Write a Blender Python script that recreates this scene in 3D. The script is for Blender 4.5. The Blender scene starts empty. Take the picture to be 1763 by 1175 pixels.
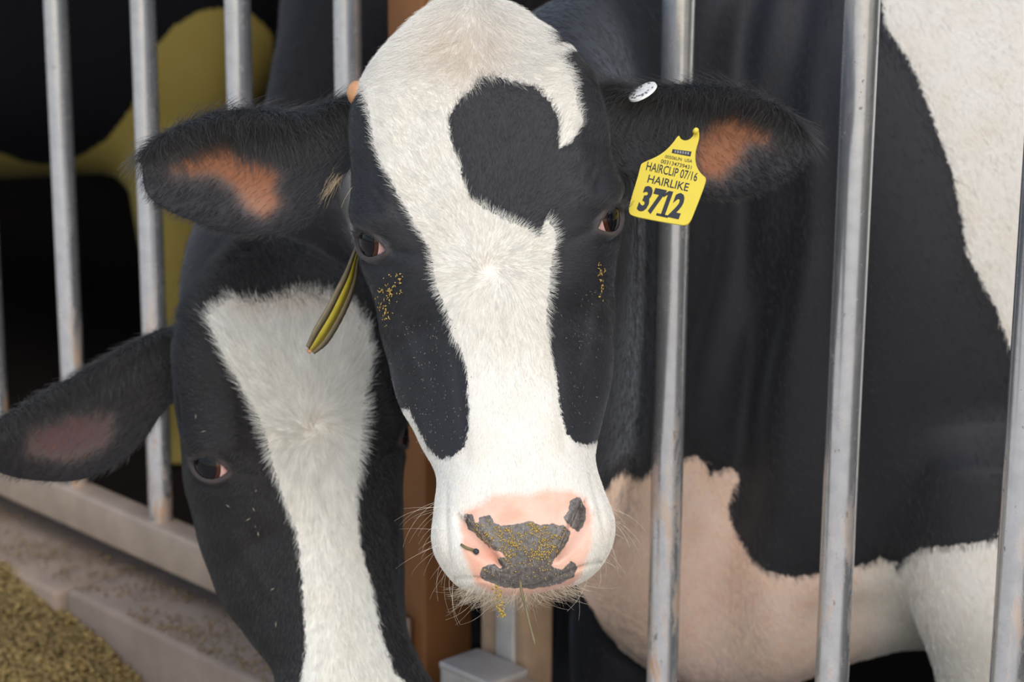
import bpy, math, random
import numpy as np
from mathutils import Vector, Matrix
from mathutils.bvhtree import BVHTree

rng = np.random.default_rng(7)
random.seed(7)
scene = bpy.context.scene
COL = scene.collection

# ------------------------------------------------------------------ camera
FPX = 3830.0
PITCH = math.radians(14.45)
ROLL = math.radians(0.34)
CAM = np.array([0.0, 0.0, 1.65])
_f = np.array([0, math.cos(PITCH), -math.sin(PITCH)])
_r0 = np.array([1.0, 0, 0])
_u0 = np.array([0, math.sin(PITCH), math.cos(PITCH)])
CR = _r0 * math.cos(ROLL) + _u0 * math.sin(ROLL)
CU = _u0 * math.cos(ROLL) - _r0 * math.sin(ROLL)
CF = _f
cam_data = bpy.data.cameras.new('camera')
cam = bpy.data.objects.new('camera', cam_data)
COL.objects.link(cam)
cam.matrix_world = Matrix(((CR[0], CU[0], -CF[0], CAM[0]),
                           (CR[1], CU[1], -CF[1], CAM[1]),
                           (CR[2], CU[2], -CF[2], CAM[2]),
                           (0, 0, 0, 1)))
cam_data.sensor_width = 36.0
cam_data.lens = FPX * 36.0 / 1763.0
cam_data.clip_start = 0.05
cam_data.dof.use_dof = True
cam_data.dof.focus_distance = 2.30
cam_data.dof.aperture_fstop = 6.3
scene.camera = cam

# ------------------------------------------------------------------ light
world = bpy.data.worlds.new('sky')
scene.world = world
world.use_nodes = True
bg = world.node_tree.nodes['Background']
SUN_EL, SUN_AZ = 44.0, 12.0          # veiled sun behind the camera
skyn = world.node_tree.nodes.new('ShaderNodeTexSky')
skyn.sky_type = 'NISHITA'
skyn.sun_disc = False
skyn.sun_elevation = math.radians(SUN_EL)
skyn.sun_rotation = math.radians(180 - SUN_AZ)
skyn.air_density = 1.2
skyn.dust_density = 1.5
world.node_tree.links.new(skyn.outputs[0], bg.inputs['Color'])
bg.inputs['Strength'].default_value = 0.185
sun_d = bpy.data.lights.new('sun', 'SUN')
sun_d.energy = 1.65
sun_d.angle = math.radians(52)
sun_d.color = (1.0, 0.96, 0.91)
sun = bpy.data.objects.new('sun', sun_d)
COL.objects.link(sun)
sun.rotation_euler = (math.radians(90 - SUN_EL), 0, math.radians(SUN_AZ))
sun.location = (-2, -3, 6)
vs = scene.view_settings
vs.view_transform = 'Standard'
vs.look = 'None'
vs.gamma = 1.0
vs.use_curve_mapping = False
vs.exposure = 0.12
scene.cycles.max_bounces = 8

# ------------------------------------------------------------------ helpers
def P(x, y, Z):
    """photo pixel + depth along the view axis -> world"""
    return CAM + Z * (CF + (x - 881.5) / FPX * CR - (y - 587.5) / FPX * CU)

def W(x, y, Y):
    """photo pixel + horizontal distance from the camera -> world"""
    d = CF + (x - 881.5) / FPX * CR - (y - 587.5) / FPX * CU
    return CAM + d * (Y / d[1])

def G(x, y, z):
    """photo pixel + height -> world"""
    d = CF + (x - 881.5) / FPX * CR - (y - 587.5) / FPX * CU
    return CAM + d * ((z - CAM[2]) / d[2])

def project(v):
    q = np.asarray(v) - CAM
    Z = q @ CF
    return np.stack([881.5 + FPX * (q @ CR) / Z, 587.5 - FPX * (q @ CU) / Z], -1), Z

def smooth(a, b, x):
    t = np.clip((x - a) / (b - a), 0, 1)
    return t * t * (3 - 2 * t)

def poly_sd(pts, poly):
    """signed distance (positive inside) of 2-D points to a polygon"""
    pts = np.asarray(pts, float); poly = np.asarray(poly, float)
    d2 = np.full(len(pts), 1e12); inside = np.zeros(len(pts), bool)
    n = len(poly)
    for i in range(n):
        a = poly[i]; b = poly[(i + 1) % n]
        e = b - a; w = pts - a
        h = np.clip((w @ e) / max(e @ e, 1e-9), 0, 1)
        q = w - h[:, None] * e
        d2 = np.minimum(d2, (q * q).sum(1))
        c = (a[1] > pts[:, 1]) != (b[1] > pts[:, 1])
        if abs(b[1] - a[1]) > 1e-9:
            xi = (b[0] - a[0]) * (pts[:, 1] - a[1]) / (b[1] - a[1]) + a[0]
            inside ^= c & (pts[:, 0] < xi)
    d = np.sqrt(d2)
    return np.where(inside, d, -d)

def catmull(arr, m):
    """resample stations (n,...) to m rows by Catmull-Rom"""
    arr = np.asarray(arr, float); n = len(arr)
    u = np.linspace(0, n - 1, m); i = np.minimum(u.astype(int), n - 2); t = u - i
    sh = (m,) + (1,) * (arr.ndim - 1); t = t.reshape(sh)
    p0 = arr[np.maximum(i - 1, 0)]; p1 = arr[i]; p2 = arr[i + 1]; p3 = arr[np.minimum(i + 2, n - 1)]
    return 0.5 * (2 * p1 + (p2 - p0) * t + (2 * p0 - 5 * p1 + 4 * p2 - p3) * t ** 2 + (3 * p1 - p0 - 3 * p2 + p3) * t ** 3)

def grid_faces(nr, nc):
    """rings nr x nc closed around + two poles; verts ordered rings then pole0, pole1"""
    i = np.arange(nr - 1)[:, None]; j = np.arange(nc)[None, :]; k = (j + 1) % nc
    q = np.stack([i * nc + j, i * nc + k, (i + 1) * nc + k, (i + 1) * nc + j], -1).reshape(-1, 4)
    a = nr * nc; j = np.arange(nc); k = (j + 1) % nc
    c0 = np.stack([np.full(nc, a), k, j], -1)
    c1 = np.stack([np.full(nc, a + 1), (nr - 1) * nc + j, (nr - 1) * nc + k], -1)
    return q, np.concatenate([c0, c1])

def make_mesh(name, V, quads=None, tris=None):
    me = bpy.data.meshes.new(name)
    V = np.asarray(V, np.float32)
    nq = 0 if quads is None else len(quads); nt = 0 if tris is None else len(tris)
    loops = np.concatenate(([] if nq == 0 else [np.asarray(quads).ravel()]) + ([] if nt == 0 else [np.asarray(tris).ravel()])).astype(np.int32)
    me.vertices.add(len(V)); me.vertices.foreach_set('co', V.ravel())
    me.loops.add(len(loops)); me.loops.foreach_set('vertex_index', loops)
    me.polygons.add(nq + nt)
    st = np.concatenate([np.arange(nq) * 4, nq * 4 + np.arange(nt) * 3]).astype(np.int32)
    me.polygons.foreach_set('loop_start', st)
    me.update(calc_edges=True); me.validate()
    return me

def shade_smooth(me):
    me.polygons.foreach_set('use_smooth', np.ones(len(me.polygons), bool)); me.update()

def link(name, data, parent=None, mat=None):
    o = bpy.data.objects.new(name, data)
    COL.objects.link(o)
    if mat is not None and data is not None:
        data.materials.clear(); data.materials.append(mat)
    if parent is not None:
        o.parent = parent
        # geometry is written in world coordinates: cancel the parents' offsets
        off = Vector((0, 0, 0)); p = parent
        while p is not None:
            off += p.location; p = p.parent
        o.location = -off
    return o

def tag(o, label=None, cat=None, group=None, kind=None):
    if label: o['label'] = label
    if cat: o['category'] = cat
    if group: o['group'] = group
    if kind: o['kind'] = kind
    return o

def empty(name, loc, label=None, cat=None, group=None):
    o = bpy.data.objects.new(name, None)
    COL.objects.link(o); o.location = Vector(loc); o.empty_display_size = 0.1
    return tag(o, label, cat, group)

def mesh_np(me):
    v = np.empty(len(me.vertices) * 3, np.float32); me.vertices.foreach_get('co', v)
    return v.reshape(-1, 3).astype(float)

def vert_normals(me):
    n = np.empty(len(me.vertices) * 3, np.float32); me.vertices.foreach_get('normal', n)
    return n.reshape(-1, 3).astype(float)

def set_attr(me, name, val):
    a = me.attributes.get(name) or me.attributes.new(name, 'FLOAT', 'POINT')
    a.data.foreach_set('value', np.asarray(val, np.float32))

def get_attr(me, name):
    a = np.empty(len(me.vertices), np.float32); me.attributes[name].data.foreach_get('value', a); return a

def outward(V, quads, tris):
    """flip faces if the closed mesh has negative volume"""
    T = np.concatenate([quads[:, [0, 1, 2]], quads[:, [0, 2, 3]], tris]) if len(quads) else tris
    a, b, c = V[T[:, 0]], V[T[:, 1]], V[T[:, 2]]
    if (a * np.cross(b, c)).sum() < 0:
        return quads[:, ::-1], tris[:, ::-1]
    return quads, tris

def ring_loft(name, rings, nv, nu=None):
    """rings (n,m,3) -> closed lofted mesh"""
    R = catmull(rings, nv)
    if nu:
        Rr = np.concatenate([R, R[:, :3]], 1)
        m = R.shape[1]
        u = np.arange(nu) * m / nu; i = u.astype(int); t = (u - i)[None, :, None]
        g = lambda k: R[:, (i + k) % m]
        R = 0.5 * (2 * g(0) + (g(1) - g(-1)) * t + (2 * g(-1) - 5 * g(0) + 4 * g(1) - g(2)) * t ** 2 + (3 * g(0) - g(-1) - 3 * g(1) + g(2)) * t ** 3)
    nr, nc = R.shape[:2]
    V = np.concatenate([R.reshape(-1, 3), R[0].mean(0)[None], R[-1].mean(0)[None]])
    q, t = grid_faces(nr, nc)
    q, t = outward(V - V.mean(0), q, t)
    return make_mesh(name, V, q, t)

# ------------------------------------------------------------------ materials
class NT:
    def __init__(s, name):
        s.m = bpy.data.materials.new(name); s.m.use_nodes = True
        s.t = s.m.node_tree; s.b = s.t.nodes['Principled BSDF']; s.o = s.t.nodes['Material Output']
    def n(s, kind, **kw):
        nd = s.t.nodes.new(kind)
        for k, v in kw.items():
            if k in nd.inputs.keys() and not hasattr(nd, k): s.set(nd, k, v)
            elif hasattr(nd, k): setattr(nd, k, v)
            else: s.set(nd, k, v)
        return nd
    def set(s, nd, key, v):
        i = nd.inputs[key]
        if hasattr(v, 'is_output') or hasattr(v, 'links') and not isinstance(v, (int, float, tuple)):
            s.t.links.new(v, i)
        else:
            i.default_value = v
    def attr(s, name):
        a = s.t.nodes.new('ShaderNodeAttribute'); a.attribute_name = name; return a
    def math(s, op, a, b=0.0, c=None):
        nd = s.t.nodes.new('ShaderNodeMath'); nd.operation = op
        s.set(nd, 0, a); s.set(nd, 1, b)
        if c is not None: s.set(nd, 2, c)
        return nd.outputs[0]
    def rng(s, v, a, b, c=0.0, d=1.0):
        nd = s.t.nodes.new('ShaderNodeMapRange'); nd.interpolation_type = 'SMOOTHSTEP'
        s.set(nd, 0, v); s.set(nd, 1, a); s.set(nd, 2, b); s.set(nd, 3, c); s.set(nd, 4, d); return nd.outputs[0]
    def mix(s, f, a, b, mode='MIX'):
        nd = s.t.nodes.new('ShaderNodeMix'); nd.data_type = 'RGBA'; nd.blend_type = mode
        s.set(nd, 0, f); s.set(nd, 6, a); s.set(nd, 7, b); return nd.outputs[2]
    def coord(s, which='Object', scale=(1, 1, 1)):
        c = s.t.nodes.new('ShaderNodeTexCoord'); mp = s.t.nodes.new('ShaderNodeMapping')
        s.t.links.new(c.outputs[which], mp.inputs[0]); mp.inputs['Scale'].default_value = scale
        return mp.outputs[0]
    def noise(s, scale, detail=3.0, rough=0.55, vec=None, dist=0.0):
        nd = s.t.nodes.new('ShaderNodeTexNoise')
        nd.inputs['Scale'].default_value = scale; nd.inputs['Detail'].default_value = detail
        nd.inputs['Roughness'].default_value = rough; nd.inputs['Distortion'].default_value = dist
        s.t.links.new(vec if vec is not None else s.coord(), nd.inputs['Vector'])
        return nd.outputs[0]
    def bump(s, h, strength=0.3, dist=0.002):
        b = s.t.nodes.new('ShaderNodeBump'); b.inputs['Strength'].default_value = strength
        b.inputs['Distance'].default_value = dist; s.t.links.new(h, b.inputs['Height'])
        s.t.links.new(b.outputs[0], s.b.inputs['Normal'])
    def base(s, v): s.set(s.b, 'Base Color', v)
    def p(s, **kw):
        for k, v in kw.items(): s.set(s.b, k.replace('_', ' '), v)
        return s

def C4(r, g, b): return (r, g, b, 1.0)

def coat_material(name, white, black, pink, grey, orange, gloss=1.0):
    m = NT(name)
    jag = m.math('SUBTRACT', m.noise(170, 3.0, 0.6), 0.5)
    w = m.rng(m.math('ADD', m.attr('pat').outputs['Fac'], m.math('MULTIPLY', jag, 1.6)), -0.16, 0.16)
    tone = m.noise(22, 4.0)
    wc = m.mix(m.rng(tone, 0.35, 0.75), white, C4(white[0] * .96, white[1] * .93, white[2] * .87))
    bc = m.mix(tone, black, C4(black[0] * 1.5, black[1] * 1.4, black[2] * 1.35))
    c = m.mix(w, bc, wc)
    # bare or thin-haired skin
    pk = m.math('MULTIPLY', m.rng(m.math('ADD', m.attr('pink').outputs['Fac'], m.math('MULTIPLY', jag, .9)), -0.8, 0.8), w)
    pinkc = m.mix(m.rng(m.noise(35, 4.0), .35, .7), pink, C4(pink[0] * .92, pink[1] * .78, pink[2] * .72))
    c = m.mix(pk, c, pinkc)
    gn = m.math('SUBTRACT', m.noise(110, 4.0, 0.65), 0.5)
    gk = m.rng(m.math('ADD', m.attr('grey').outputs['Fac'], m.math('MULTIPLY', gn, 1.1)), -0.10, 0.10)
    gc = m.mix(m.rng(m.noise(260, 2.0), .4, .65), grey, C4(grey[0] * .6, grey[1] * .58, grey[2] * .56))
    c = m.mix(gk, c, gc)
    c = m.mix(m.math('MULTIPLY', m.rng(m.math('ADD', m.attr('orange').outputs['Fac'], m.math('MULTIPLY', jag, 2.0)), -3.0, .2), .85), c, C4(.085, .064, .058))
    ok = m.rng(m.math('ADD', m.attr('orange').outputs['Fac'], m.math('MULTIPLY', jag, 1.2)), -1.3, 1.4)
    oc = m.mix(m.attr('epink').outputs['Fac'], orange, C4(orange[0] * 1.2, orange[1] * 1.6, orange[2] * 2.5))
    c = m.mix(ok, c, oc)
    lk = m.attr('liner').outputs['Fac']
    c = m.mix(lk, c, C4(.060, .048, .046))
    m.base(c)
    m.set(m.b, 'Roughness', m.rng(gk, 0, 1, .62, .38))
    m.p(Sheen_Weight=0.24 * gloss, Sheen_Roughness=0.35, Sheen_Tint=C4(.74, .84, 1), Specular_IOR_Level=0.35 * gloss)
    m.bump(m.noise(420, 3.0, 0.6), 0.16, 0.002)
    return m.m

def hair_material():
    m = NT('coat_hair')
    m.base(m.attr('hcol').outputs['Color'])
    m.p(Roughness=0.36, Specular_IOR_Level=0.6, Sheen_Weight=.12, Sheen_Roughness=.35, Sheen_Tint=C4(.7, .82, 1))
    return m.m

def plain(name, col, rough=0.6, metal=0.0, var=0.25, scale=30, bump=0.2, bscale=150, spec=0.5):
    m = NT(name)
    n = m.noise(scale, 4.0)
    m.base(m.mix(n, C4(*[c * (1 - var) for c in col]), C4(*[min(1, c * (1 + var)) for c in col])))
    m.p(Roughness=rough, Metallic=metal, Specular_IOR_Level=spec)
    if bump: m.bump(m.noise(bscale, 3.0), bump, 0.003)
    return m.m

def pipe_material():
    m = NT('galvanised_pipe')
    sp = m.noise(45, 5.0, 0.65)
    base = m.mix(m.rng(sp, .35, .7), C4(.74, .76, .79), C4(.62, .64, .67))
    # grime and rust stains, heavier towards the foot of the pipe and in scattered patches
    geo = m.n('ShaderNodeNewGeometry'); sep = m.n('ShaderNodeSeparateXYZ')
    m.t.links.new(geo.outputs['Position'], sep.inputs[0])
    low = m.rng(sep.outputs[2], .95, .45)
    streak = m.noise(30, 5.0, .7, m.coord('Object', (1, 1, .22)), .4)
    rust = m.math('MULTIPLY', m.rng(streak, .50, .64), m.math('ADD', m.math('MULTIPLY', low, .85), .10))
    c = m.mix(rust, base, C4(.48, .27, .13))
    spots = m.rng(m.noise(110, 3.0, .6, m.coord('Object', (1, 1, .45))), .665, .70)
    c = m.mix(m.math('MULTIPLY', spots, .8), c, C4(.13, .08, .06))
    m.base(c)
    dirt = m.math('MAXIMUM', rust, spots)
    m.set(m.b, 'Metallic', m.math('SUBTRACT', .84, m.math('MULTIPLY', dirt, .7)))
    m.set(m.b, 'Roughness', m.math('ADD', m.math('MULTIPLY', sp, .16), m.math('ADD', .15, m.math('MULTIPLY', dirt, .4))))
    m.bump(m.noise(300, 3.0), .08, .001)
    return m.m

M_PIPE = pipe_material()
M_HAIR = hair_material()
M_CONC = plain('concrete', (.255, .190, .145), .9, var=.35, scale=14, bump=.5, bscale=60)
M_ALLEY = plain('alley_concrete', (.52, .46, .39), .9, var=.25, scale=6, bump=.4)
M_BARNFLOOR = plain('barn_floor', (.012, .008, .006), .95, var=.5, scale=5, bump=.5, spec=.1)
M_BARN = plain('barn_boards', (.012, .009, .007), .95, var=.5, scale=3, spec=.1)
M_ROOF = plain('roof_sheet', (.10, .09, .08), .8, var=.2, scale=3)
M_RAIL = plain('rail_steel', (.34, .265, .205), .55, metal=.15, var=.3, scale=18, bump=.3)
M_BROWN = plain('brown_post', (.19, .075, .022), .7, var=.4, scale=7, bump=.3)
M_TAN = plain('tan_timber', (.30, .20, .125), .85, var=.45, scale=16, bump=.5)
M_GREY = plain('grey_bracket', (.36, .34, .32), .5, metal=.3, var=.35, scale=22, bump=.3)
M_YELLOW = plain('yellow_plastic', (.72, .56, .06), .42, var=.05, scale=40, bump=.05)
M_INK = plain('tag_ink', (.028, .030, .036), .6, var=.1, bump=0)
M_WHITEP = plain('white_plastic', (.92, .91, .84), .35, var=.04, bump=0)
M_HORN = plain('horn', (.52, .26, .12), .45, var=.3, scale=90, bump=.2)
M_STRAW = plain('straw', (.42, .30, .085), .7, var=.5, scale=60, bump=.1)
M_STEM = plain('dry_stem', (.16, .13, .06), .6, var=.5, scale=80, bump=.1)

# ------------------------------------------------------------------ setting
AZ = math.radians(42.9)
DL = np.array([-math.sin(AZ), math.cos(AZ), 0])        # along the fence, away to the left
NF = np.array([math.cos(AZ), math.sin(AZ), 0])         # into the barn
B0 = P(1166, 100, 2.83); B0[2] = 0

def FP(u, off, z):
    """point given along the fence (u to the far left), across it (off into the barn) and height"""
    return B0 + DL * u + NF * off + np.array([0, 0, z])

def fbox_mesh(name, u0, u1, o0, o1, z0, z1, bevel=0.0, seg=1):
    import bmesh
    V = [FP(u, o, z) for z in (z0, z1) for o in (o0, o1) for u in (u0, u1)]
    Fs = [(0, 2, 3, 1), (4, 5, 7, 6), (0, 1, 5, 4), (2, 6, 7, 3), (0, 4, 6, 2), (1, 3, 7, 5)]
    bm = bmesh.new(); vs_ = [bm.verts.new(Vector(v)) for v in V]
    for f in Fs: bm.faces.new([vs_[i] for i in f])
    bmesh.ops.recalc_face_normals(bm, faces=bm.faces)
    if bevel: bmesh.ops.bevel(bm, geom=bm.edges[:], offset=bevel, segments=2, affect='EDGES', profile=.6)
    me = bpy.data.meshes.new(name); bm.to_mesh(me); bm.free()
    if bevel: shade_smooth(me)
    return me

def tube_mesh(name, pts, rad, sides=16):
    pts = np.asarray(pts, float); n = len(pts)
    rad = np.broadcast_to(np.asarray(rad, float), (n,))
    tg = np.gradient(pts, axis=0); tg /= np.linalg.norm(tg, axis=1)[:, None]
    ref = np.array([0, 0, 1.0]) if abs(tg[0] @ [0, 0, 1]) < .9 else np.array([1.0, 0, 0])
    a = np.cross(tg, ref); a /= np.linalg.norm(a, axis=1)[:, None]; b = np.cross(tg, a)
    th = np.arange(sides) * 2 * np.pi / sides
    R = pts[:, None] + rad[:, None, None] * (a[:, None] * np.cos(th)[None, :, None] + b[:, None] * np.sin(th)[None, :, None])
    V = np.concatenate([R.reshape(-1, 3), pts[:1], pts[-1:]])
    q, t = grid_faces(n, sides); q, t = outward(V - V.mean(0), q, t)
    me = make_mesh(name, V, q, t); shade_smooth(me); return me

def struct(name, me, mat, label=None):
    o = link(name, me, None, mat); o['kind'] = 'structure'
    if label: o['label'] = label
    return o

BARN_Z = -0.25
struct('floor', fbox_mesh('floor', -14, 14, -16, -0.02, -0.3, 0.0), M_ALLEY, 'concrete feed alley in front of the pipe fence')
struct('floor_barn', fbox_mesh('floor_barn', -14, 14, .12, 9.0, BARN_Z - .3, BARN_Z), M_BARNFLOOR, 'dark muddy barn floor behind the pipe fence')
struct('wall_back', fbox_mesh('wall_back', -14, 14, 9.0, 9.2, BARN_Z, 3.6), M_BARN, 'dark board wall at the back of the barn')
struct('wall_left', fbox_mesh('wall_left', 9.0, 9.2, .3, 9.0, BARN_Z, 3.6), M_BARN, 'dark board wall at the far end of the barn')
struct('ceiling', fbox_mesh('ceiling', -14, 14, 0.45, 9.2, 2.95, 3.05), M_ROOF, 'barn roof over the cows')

# concrete kerb the fence stands on: two cast lengths with an open joint
kerb = empty('kerb', FP(1.0, 0, 0)); kerb['kind'] = 'structure'; kerb['label'] = 'rough concrete kerb under the pipe fence'
link('kerb_block', fbox_mesh('kb1', -5.0, 1.318, -.135, .12, -.29, .238, .012), kerb, M_CONC)
link('kerb_block', fbox_mesh('kb2', 1.330, 8.0, -.150, .12, -.29, .232, .012), kerb, M_CONC)

# ------------------------------------------------------------------ fence
def u_at(px, py=100.0):
    d = P(px, py, 1.0) - CAM
    t = ((B0 - CAM) @ NF) / (d @ NF)
    return float((CAM + t * d - B0) @ DL)

BAR_R = 0.0212
def bar(parent, u, off=0.0):
    n = 26
    zs = np.linspace(.30, 2.45, n)
    pts = np.array([FP(u, off, z) for z in zs])
    o = link('bar', tube_mesh('bar', pts, BAR_R, 28), parent, M_PIPE)
    return o

left_us = [u_at(x) for x in (599, 411, 249, 100, -38)]
step = .278
left_us += [left_us[-1] + step * k for k in range(1, 12)]
fenceL = empty('pipe_fence', FP(.67, 0, .24), 'galvanised pipe fence panel with close upright bars left of the brown post', 'fence')
for u in left_us: bar(fenceL, u)
link('bottom_rail', fbox_mesh('rail', .56, 5.0, -.028, .028, .285, .362, .008), fenceL, M_RAIL)
link('top_rail', tube_mesh('toprail', [FP(u, 0, 2.45) for u in np.linspace(.56, 5, 8)], .03, 16), fenceL, M_PIPE)

right_us = [u_at(x) for x in (1166, 1480, 1806)]
right_us += [right_us[-1] - .278 * k for k in range(1, 5)]
fenceR = empty('pipe_fence', FP(0, 0, .24), 'galvanised pipe fence panel with upright bars right of the brown post, before the big cow', 'fence')
for u in right_us: bar(fenceR, u)
link('bottom_rail', fbox_mesh('railr', -2.0, .34, -.03, .03, .265, .345, .006), fenceR, M_RAIL)
link('top_rail', tube_mesh('toprailr', [FP(u, 0, 2.45) for u in np.linspace(-2, .42, 6)], .03, 16), fenceR, M_PIPE)
# bracket plate that carries the right rail, with its bolt
brk = link('bracket', fbox_mesh('bracket', .30, .415, -.045, -.03, .24, .352, .01), fenceR, M_GREY)
link('bracket_lip', fbox_mesh('brl', .30, .415, -.045, .034, .342, .355, .004), fenceR, M_GREY)
c = FP(.375, -.045, .29)
link('bolt', tube_mesh('bolt', [c, c - NF * .012], [.024, .02], 12), brk, M_RAIL)

# posts
pu = (u_at(632, 30) + u_at(772, 1000)) / 2
tag(link('post', fbox_mesh('post', u_at(700, 800), u_at(634, 30), .035, .135, -.2, 2.95, .006), None, M_BROWN),
    'brown upright post between the two fence panels', 'post', None, None)
tp = empty('timber_post', FP(.36, .16, BARN_Z), 'weathered tan timber stub behind the muzzle of the big cow', 'post')
link('timber', fbox_mesh('timber', .325, .43, .05, .11, BARN_Z, .52, .012), tp, M_TAN)
link('steel_strap', fbox_mesh('strap', .345, .385, .042, .052, BARN_Z, .49, .004), tp, M_GREY)

# ------------------------------------------------------------------ cows
# half cross-sections of a cow's head: station s along the face (down), nine (x, z) points from the
# front midline round to the throat; one unit is about 0.6 mm
HEAD = [
 (-560, (0,15,28,38,42,38,28,14,0), (-70,-71,-74,-82,-95,-110,-120,-125,-127)),
 (-514, (0,40,74,95,102,97,80,45,0), (-38,-40,-46,-60,-88,-120,-145,-158,-162)),
 (-440, (0,68,128,165,178,168,136,76,0), (-14,-16,-24,-44,-80,-125,-165,-190,-200)),
 (-372, (0,84,155,200,220,207,167,96,0), (-3,-5,-14,-38,-80,-135,-190,-225,-240)),
 (-280, (0,90,166,214,233,216,176,110,0), (2,0,-11,-38,-86,-150,-215,-260,-280)),
 (-180, (0,90,166,216,238,224,192,130,0), (3,1,-10,-36,-84,-150,-230,-290,-310)),
 (-98,  (0,85,155,205,233,226,198,142,0), (0,-3,-16,-47,-97,-165,-245,-305,-325)),
 (-23,  (0,74,134,180,211,213,193,142,0), (-3,-7,-25,-62,-112,-176,-250,-305,-322)),
 (60,   (0,62,112,156,193,203,186,133,0), (-5,-10,-32,-74,-124,-182,-246,-295,-310)),
 (150,  (0,55,97,136,176,192,174,118,0), (-5,-10,-32,-72,-120,-172,-230,-272,-285)),
 (220,  (0,52,90,122,153,166,148,100,0), (-2,-7,-26,-62,-108,-156,-205,-240,-250)),
 (290,  (0,55,92,118,136,140,124,84,0), (2,-2,-19,-52,-94,-140,-180,-210,-218)),
 (350,  (0,66,106,133,147,146,127,82,0), (6,2,-12,-42,-84,-126,-165,-190,-198)),
 (405,  (0,76,119,146,158,153,131,80,0), (8,4,-8,-36,-78,-120,-156,-180,-187)),
 (445,  (0,75,115,141,153,149,127,76,0), (5,2,-9,-37,-79,-119,-154,-176,-183)),
 (480,  (0,62,96,119,131,129,111,68,0), (-5,-8,-19,-45,-83,-119,-150,-170,-177)),
 (505,  (0,42,68,86,96,95,82,51,0), (-28,-30,-39,-58,-88,-116,-142,-160,-166)),
 (517,  (0,20,33,42,46,45,38,23,0), (-66,-67,-70,-78,-92,-108,-122,-132,-136)),
]
EYE_T, EYE_S = 219.0, -112.0

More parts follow.
